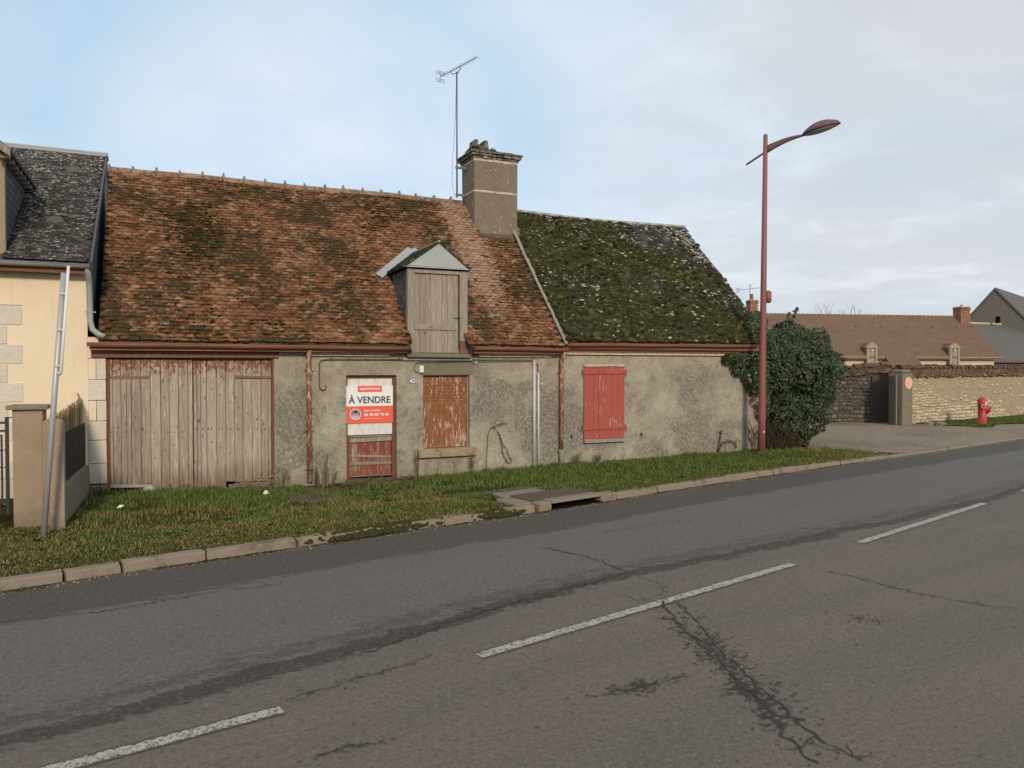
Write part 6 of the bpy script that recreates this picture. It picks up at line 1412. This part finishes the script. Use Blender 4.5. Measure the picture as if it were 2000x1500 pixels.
for _ in range(52000):
    e = rl.choices(ELL, wts)[0]; v = Vector((rl.gauss(0, 1), rl.gauss(0, 1), rl.gauss(0, 1))).normalized()
    nz = mnoise.fractal((e[0]+v.x*e[3]*1.0, (e[1]+v.y*e[4])*1.0, (e[2]+v.z*e[5])*1.4), .9, 2.2, 4); q = 1+.45*nz-abs(rl.gauss(0, .07)); q = q if rl.random() < .93 else q+rl.uniform(0, .10)
    p = (e[0]+v.x*e[3]*q, e[1]+v.y*e[4]*q, e[2]+v.z*e[5]*q)
    if p[2] < .08 or (p[1] > 14.32 and p[0] < 13.08 and p[2] < 2.5): continue
    if p[0] < 13.0 and p[1] > 14.0 and p[2] < 2.62 and p[1] > 14.28: continue
    brown = (p[0] < 13.45 and p[2] < 1.5) or rl.random() < .03 or (p[2] < .55 and rl.random() < .5)
    (Tb if brown and rl.random() < .85 else Ts).append(leaf_T(p, (v.x*.7-.25, v.y*.7-.35, v.z*.5+.25), rl.uniform(.028, .07)*(.75 if brown else 1), rl))
tag(scatter('leaves', LB, Ts, M_ivy, iv), kind='stuff'); tag(scatter('withered_leaves', LB, Tb, M_ivy_brown, iv), kind='stuff')
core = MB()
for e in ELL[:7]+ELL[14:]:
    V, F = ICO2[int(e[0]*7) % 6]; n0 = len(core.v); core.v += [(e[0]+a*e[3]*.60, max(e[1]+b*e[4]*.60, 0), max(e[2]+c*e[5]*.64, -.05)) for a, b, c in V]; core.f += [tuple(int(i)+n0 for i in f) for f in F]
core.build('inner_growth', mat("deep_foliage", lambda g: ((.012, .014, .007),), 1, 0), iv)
q = MB()
for _ in range(170):
    a = rl.uniform(12.75, 14.9); b = 14.12+max(0, (a-13.2))*.28+rl.uniform(-.1, .1); p = Vector((a, b, .05)); pts = [p]; 
    for k in range(5): p = p+Vector((rl.uniform(-.12, .12), rl.uniform(-.05, .07), rl.uniform(.06, .22))); pts.append(p)
    q.tube(pts, rl.uniform(.003, .009), 4, False)
tag(q.build('stems', M_bark, iv), kind='stuff')
# trailing shoot to the right
q = MB(); Tsh = []
for (o_, n_, dirv) in ((Vector((15.95, 15.0, 2.35)), 9, Vector((.11, .0, -.05))), (Vector((15.9, 14.9, 1.9)), 6, Vector((.1, 0, -.07))), (Vector((14.4, 15.0, 3.1)), 5, Vector((.04, 0, .07))), (Vector((14.7, 15.0, 3.25)), 6, Vector((.03, .0, .06)))):
    p = o_; pts = [p]
    for k in range(n_): p = p+dirv*rl.uniform(.8, 1.3)+Vector((0, 0, rl.uniform(-.02, .03))); pts.append(p); Tsh += [leaf_T(p+Vector((rl.uniform(-.03, .03), rl.uniform(-.03, .03), rl.uniform(-.04, .04))), (-.3, -.8, .3), rl.uniform(.06, .09), rl) for _ in range(4)]
    q.tube(pts, .006, 4, False)
q.build('shoot', M_twig, iv); tag(scatter('shoot_leaves', LB, Tsh, M_ivy, iv), kind='stuff')

# ------------------------------------------------------------------ weeds and creepers along the walls
def weed(x, y, h, n, label, m=M_twig, lean=.12, seed=1, fuzz=8, group=None, r0=.0035):
    r = random.Random(seed); z0 = zg(x, y)-.02; o = empty('dry_weed', (x, y, z0), label, "weed", group); q = MB(); sd2 = MB()
    for _ in range(n):
        a, b = x+r.gauss(0, .035), y+r.gauss(0, .02); p = Vector((a, b, z0)); d_ = Vector((r.uniform(-lean, lean), r.uniform(-lean, lean)*.3, 1)).normalized(); hh = h*r.uniform(.6, 1.05); pts = [p]
        for k in range(4): p = p+d_*hh/4; d_ = (d_+Vector((r.uniform(-.12, .12), r.uniform(-.05, .05), 0))).normalized(); pts.append(p)
        q.tube(pts, [r0, r0, r0*.8, r0*.6, r0*.4], 3, False)
        for k in range(fuzz):
            t = r.uniform(.35, 1); i = min(3, int(t*4)); pp_ = pts[i].lerp(pts[i+1], t*4-i); e = pp_+Vector((r.uniform(-.06, .06), r.uniform(-.03, .03), r.uniform(.01, .07))); sd2.tube([pp_, e], r0*.5, 3, False)
            s = r.uniform(.004, .008); sd2.poly([e+Vector((-s, 0, 0)), e+Vector((0, 0, -s)), e+Vector((s, 0, 0)), e+Vector((0, 0, s))])
    q.build('stem', m, o); sd2.build('seed_head', m, o); return o
weed(at(545, 950)[0], 14.14, .42, 6, "dry brown weed against the plaster right of the garage door", seed=1)
weed(at(557, 950)[0], 14.17, .36, 5, "twin dry stalks at the wall between garage door and brown downpipe", seed=2)
weed(at(808, 925)[0], 14.08, .62, 10, "bushy dry weed standing left of the window sill stone", seed=3, fuzz=14)
weed(at(828, 925)[0], 14.16, .42, 2, "single thin stalk under the left end of the window sill", seed=4, fuzz=4)
weed(at(853, 920)[0], 14.16, .60, 3, "slender dry stalks under the middle of the brown shuttered window", seed=5, fuzz=7)
weed(at(886, 920)[0], 14.16, .50, 2, "thin stalk under the right half of the brown shuttered window", seed=6, fuzz=8)
weed(at(915, 918)[0], 14.12, .50, 9, "bushy brown weed below the right end of the window sill", seed=7, fuzz=16)
weed(at(942, 925)[0], 14.16, .28, 2, "short dead stalk at the wall left of the arching creeper", seed=8, fuzz=2)
weed(at(1118, 905)[0], 14.14, .30, 14, "low brown tangle at the wall foot right of the grey downpipe end", seed=9, fuzz=10, lean=.5)
weed(at(1160, 900)[0], 14.14, .28, 12, "low scrubby weed growing under the red shutters", seed=19, fuzz=10, lean=.5)
weed(at(1208, 895)[0], 14.14, .42, 3, "two bare stalks at the wall below the right red shutter", seed=10, fuzz=3)
weed(at(1292, 890)[0], 14.12, .55, 3, "tall bare stalks in the grass along the plain wall right of the red shutters", seed=11, fuzz=2)
weed(at(197, 950)[0], 14.14, .62, 3, "thin dry stalks standing against the white corner stones", seed=12, fuzz=0, lean=.1)
def vine(name, label, pts, leafy, seed, rr=.006, ls=.018):
    r = random.Random(seed); o = empty(name, pts[0], label, "creeper"); P3 = [Vector(p) for p in pts]; Q = []
    for a, b in zip(P3[:-1], P3[1:]):
        for k in range(5): Q.append(a.lerp(b, k/5)+Vector((r.uniform(-.006, .006), 0, r.uniform(-.006, .006))))
    Q.append(P3[-1]); MB().tube(Q, rr, 5, False).build('stem', M_twig, o)
    T_ = []
    for p in Q[int(len(Q)*leafy):]:
        for _ in range(3): T_.append(leaf_T(p+Vector((r.uniform(-.02, .02), -r.uniform(0, .02), r.uniform(-.02, .02))), (0, -1, .2), r.uniform(ls*.6, ls*1.3), r))
    if T_: tag(scatter('withered_leaves', LB, T_, M_ivy_brown, o), kind='stuff')
    return o
vine('dead_creeper', "dead creeper arching over the plaster left of the pale conduits, drooping to the right", [wpt(950, 922, 14.26), wpt(951, 880, 14.26), wpt(953, 850, 14.26), wpt(957, 838, 14.26), wpt(964, 835, 14.26), wpt(972, 842, 14.26), wpt(978, 858, 14.26), wpt(981, 880, 14.26), wpt(987, 898, 14.26), wpt(994, 904, 14.26)], .55, 3, .006)
vine('dead_creeper', "short side shoot of the arching dead creeper reaching towards the conduits", [wpt(957, 837, 14.25), wpt(966, 832, 14.25), wpt(976, 828, 14.25), wpt(987, 826, 14.25)], .2, 4, .005)
vine('dead_creeper', "second drooping dead strand hanging beside the arching creeper", [wpt(972, 842, 14.25), wpt(980, 860, 14.25), wpt(989, 878, 14.25), wpt(996, 895, 14.25), wpt(1000, 899, 14.25)], .1, 5, .005)
vine('creeper', "small dark creeper climbing the bare plaster just left of the ivy bush", [wpt(1403, 884, 14.26), wpt(1404, 872, 14.26), wpt(1407, 850, 14.26), wpt(1409, 840, 14.26)], 0, 6, .006, .035)
vine('creeper', "low dark creeper spreading along the wall foot beside the ivy bush", [wpt(1404, 874, 14.25), wpt(1412, 864, 14.25), wpt(1424, 859, 14.25), wpt(1436, 863, 14.25), wpt(1438, 872, 14.25)], 0, 7, .006, .035)
q = MB(); rs = random.Random(6)
o = empty('dead_plant', (2.55, 14.0, -.05), "clump of thick dead brown stalks in front of the brown downpipe beside the garage", "dead plant")
for (dx_, h, ln) in ((0, .55, .10), (-.06, .32, -.05), (.08, .30, .02), (.15, .22, .12), (-.10, .2, -.02), (.03, .4, .02)):
    x_, y_ = 2.62+dx_, 14.02; MB().tube([(x_, y_, -.08), (x_+ln*.5, y_, h*.5), (x_+ln, y_, h)], [.022, .026, .012], 6).build('stalk', M_twig, o)
# twigs and brambles by the door
tw = MB()
for _ in range(90):
    x_ = rs.uniform(2.9, 4.3); y_ = rs.uniform(13.5, 14.15); zz = zg(x_, y_)+.02; a = rs.uniform(-.6, .6); L = rs.uniform(.1, .35); tw.tube([(x_, y_, zz), (x_+L*.5*math.cos(a), y_+L*.5*math.sin(a), zz+rs.uniform(.02, .09)), (x_+L*math.cos(a), y_+L*math.sin(a), zz+.01)], rs.uniform(.003, .007), 4, False)
tag(tw.build('fallen_twigs', M_twig), kind='stuff')
tb = MB()
for _ in range(60):
    x_ = rs.uniform(-.7, .3); zz = rs.uniform(-.0, .05); a = rs.uniform(-.5, .5); L = rs.uniform(.1, .3); tb.tube([(x_, 14.2, zz), (x_+L, 14.25+.05*a, zz+a*.15)], .003, 3, False)
for _ in range(50):
    x_ = rs.uniform(1.15, 1.85); zz = rs.uniform(-.0, .1); a = rs.uniform(-.5, .5); L = rs.uniform(.1, .25); tb.tube([(x_, 14.25, zz), (x_+L, 14.28, zz+a*.2)], .003, 3, False)
tag(tb.build('loose_straw', M_straw), kind='stuff')
V, F = ICO1[4]; a, b = atg(520, 968, 0); rq = random.Random(3); lt = MB(); lt.v = [(a+x_*.045*(1-z_*.6)+rq.uniform(-.012, .012), b+y_*.03, .05+z_*.045+rq.uniform(-.012, .012)) for x_, y_, z_ in V]; lt.f = [tuple(f) for f in F.tolist()]; tag(lt.build('paper_scrap', M_litter), "crumpled white paper scrap in the grass by the right garage leaf", "litter")
a, b = atg(235, 996, .05); lt = MB(); lt.poly([(a-.05, b, .08), (a+.02, b-.03, .09), (a+.05, b+.02, .115), (a-.01, b+.03, .12)]); tag(lt.build('plastic_scrap', M_litter), "thin pale plastic scrap in the green grass below the left garage leaf", "litter")

# ------------------------------------------------------------------ grass
def grass(name, n, xr, yf, hf, dryf, dens, seed, wid=.0035, mk=M_grass):
    r = np.random.default_rng(seed); X = r.uniform(xr[0], xr[1], n); U = r.random(n); keep = []; Vs = np.zeros((n, 5, 3)); D = np.zeros(n); c = 0
    ang = r.uniform(0, 2*np.pi, n); bend_ = r.random(n); rh = r.random(n); q = r.random(n)
    for i in range(n):
        x = X[i]; y0, y1 = yf(x)
        if y1 <= y0: continue
        y = y0+(y1-y0)*U[i]
        if q[i] > dens(x, y): continue
        h = hf(x, y)*(.45+.8*rh[i]); a = ang[i]; ca, sa = math.cos(a), math.sin(a); w_ = wid*(.7+.7*rh[i]); zb = zg(x, y)-.005
        bx, by = ca*h*(.15+.7*bend_[i]), sa*h*(.15+.7*bend_[i]); wx, wy = -sa*w_, ca*w_
        # face the blade width across the lean
        Vs[c] = [(x-wx, y-wy, zb), (x+wx, y+wy, zb), (x+bx*.35-wx*.8, y+by*.35-wy*.8, zb+h*.6), (x+bx*.35+wx*.8, y+by*.35+wy*.8, zb+h*.6), (x+bx, y+by, zb+h*(1-.35*bend_[i]))]
        D[c] = dryf(x, y); c += 1
    Vs = Vs[:c]; D = D[:c]; F = np.array([(0, 1, 3), (0, 3, 2), (2, 3, 4)]); FF = (F[None]+(np.arange(c)*5)[:, None, None]).reshape(-1, 3)
    me = npmesh(name, Vs.reshape(-1, 3), FF, mk); ul = me.uv_layers.new(name='dry'); dd_ = np.repeat(D, 9); ul.data.foreach_set('uv', np.stack([dd_, dd_], 1).astype(np.float32).ravel())
    return tag(link(name, me), kind='stuff')
def pads(x, y):
    t = (x-5.7)*.976+(y-kY(5.7))*.21; o_ = -(x-5.7)*.21+(y-kY(5.7))*.976
    if -.95 < t < .62 and o_ < .85: return True
    if -.9 < t < .3 and .85 < o_ < 1.25: return mnoise.noise((x*5, y*5, 2)) < .25
    if 4.3 < x < 5.6 and abs(y-12.15) < .22: return True
    if 2.25 < x < 3.1 and y > 13.35: return True
    if 3.05 < x < 4.25 and y > 13.55: return mnoise.noise((x*5, y*5, 1)) < .3
    return False
def rel(x, y): return max(0., min(1., (y-kY(x)-.12)/(14.25-kY(x)-.12)))
def hgt(x, y):
    t = rel(x, y); n = mnoise.noise((x*.9, y*1.3, 5)); lush = float(np.interp(t, [0, .12, .4, .75, 1], [.022, .032, .05, .085, .10]))
    if x > 5.5: lush = float(np.interp(t, [0, .15, .5, 1], [.04, .065, .09, .10]))
    if x < -1.2: lush = min(lush, .04)
    return lush*(1+.65*n+.5*mnoise.noise((x*5.5, y*6.5, 13)))
def dry_(x, y):
    t = rel(x, y); v = float(np.interp(t, [0, .25, .45, .55, .7, 1], [.62, .55, .45, .62, .2, .12]))
    if x > 4.2: v = float(np.interp(t, [0, .12, .3, 1], [.6, .35, .12, .08]))
    if x > 13.4: v += .4
    return v+.28*mnoise.noise((x*1.1, y*1.6, 7))
def dens_(x, y):
    if pads(x, y) or (4.9 < x < 6.7 and y < kY(x)+.25): return 0
    t = rel(x, y); v = float(np.interp(t, [0, .1, .35, 1], [.45, .6, .9, 1.0]))
    v *= max(.10, min(1, .70+1.1*mnoise.noise((x*1.7, y*2.1, 11))+.8*mnoise.noise((x*6, y*7, 13))))
    if x > 14.2: v *= max(0, 1-(x-14.2+ (y-13)*.4)/1.6)
    return v
YF = lambda x: (kY(x)+(.03 if (1.9 < x < 3.0 or 4.0 < x < 4.5 or 7.0 < x < 7.4) else .085)+.05*mnoise.noise((x*2.3, 1, 1)), 14.28 if x > -1.05 else (14.25 if x > -1.1 else (11.6 if x > -1.9 else 11.9)))
grass('grass', 250000, (-5.6, 16), YF, hgt, dry_, dens_, 3)
grass('ground_moss', 90000, (-5.6, 15), lambda x: (kY(x)+.10, kY(x)+2.2), lambda x, y: .018, lambda x, y: .50+.3*mnoise.noise((x, y*2, 1)), lambda x, y: 0 if pads(x, y) else .9, 4, .006)
grass('distant_grass', 42000, (24.4, 38), lambda x: (kY(x)+2.1+.25*math.sin(x*1.7)+max(0, (25.4-x))*1.2, 18.85+.176*(x-24)), lambda x, y: .07, lambda x, y: .18+.3*mnoise.noise((x*.5, y, 7)), lambda x, y: 1, 8, .008)
P = []
rw = random.Random(77)
for _ in range(420):
    x_ = rw.uniform(-3.5, 14); t_ = rw.random()**.7; y_ = kY(x_)+.2+(14.15-kY(x_)-.2)*t_
    if pads(x_, y_) or mnoise.noise((x_*.8, y_*.8, 22)) < -.05: continue
    k_ = rw.randint(4, 9); a0 = rw.random()*6; sc_ = rw.uniform(.03, .075)
    for i in range(k_):
        a = a0+i*6.283/k_; u_ = Vector((math.cos(a), math.sin(a), rw.uniform(.3, .9))).normalized(); n_ = Vector((-math.cos(a)*.5, -math.sin(a)*.5, 1)).normalized(); x2_ = u_.cross(n_).normalized()
        t = np.eye(4); t[:3, 0] = np.array(x2_)*sc_*.55; t[:3, 1] = np.array(u_)*sc_*1.3; t[:3, 2] = np.array(n_)*sc_; t[:3, 3] = (x_, y_, zg(x_, y_)+.01); P.append(t)
tag(scatter('broad_leaf_weeds', LB, P, mat('weed_leaf', lambda g: (g.mix(g.rnd(), (.035, .065, .014), (.10, .13, .035)),), .6, .3)), kind='stuff')
# loose gravel and leaves on the driveway edge
P = []
for _ in range(2200):
    x_ = 14.0+random.random()**2.2*9; y_ = kY(x_)+.15+random.random()**1.3*5; s = random.uniform(.006, .018)
    P.append(T4(rotm(0, 0, random.random()*6), (x_, y_, zg(x_, y_)+.014), (s*1.3, s, s*.6)))
tag(scatter('loose_gravel', ICO1, P, M_peb), kind='stuff')
# fallen leaves along the verge
P = []
for _ in range(700):
    x_ = random.uniform(-4, 15); y_ = kY(x_)+random.uniform(-.35, 2.6) if random.random() < .8 else random.uniform(13.5, 14.2); s = random.uniform(.012, .03)
    zz = rz(x_, y_)+.006 if y_ < kY(x_) else zg(x_, y_)+.03
    if y_ > 14.25: continue
    P.append(leaf_T((x_, y_, zz), (0, 0, 1), s, rl))
tag(scatter('fallen_leaves', LB, P, M_ivy_brown), kind='stuff')
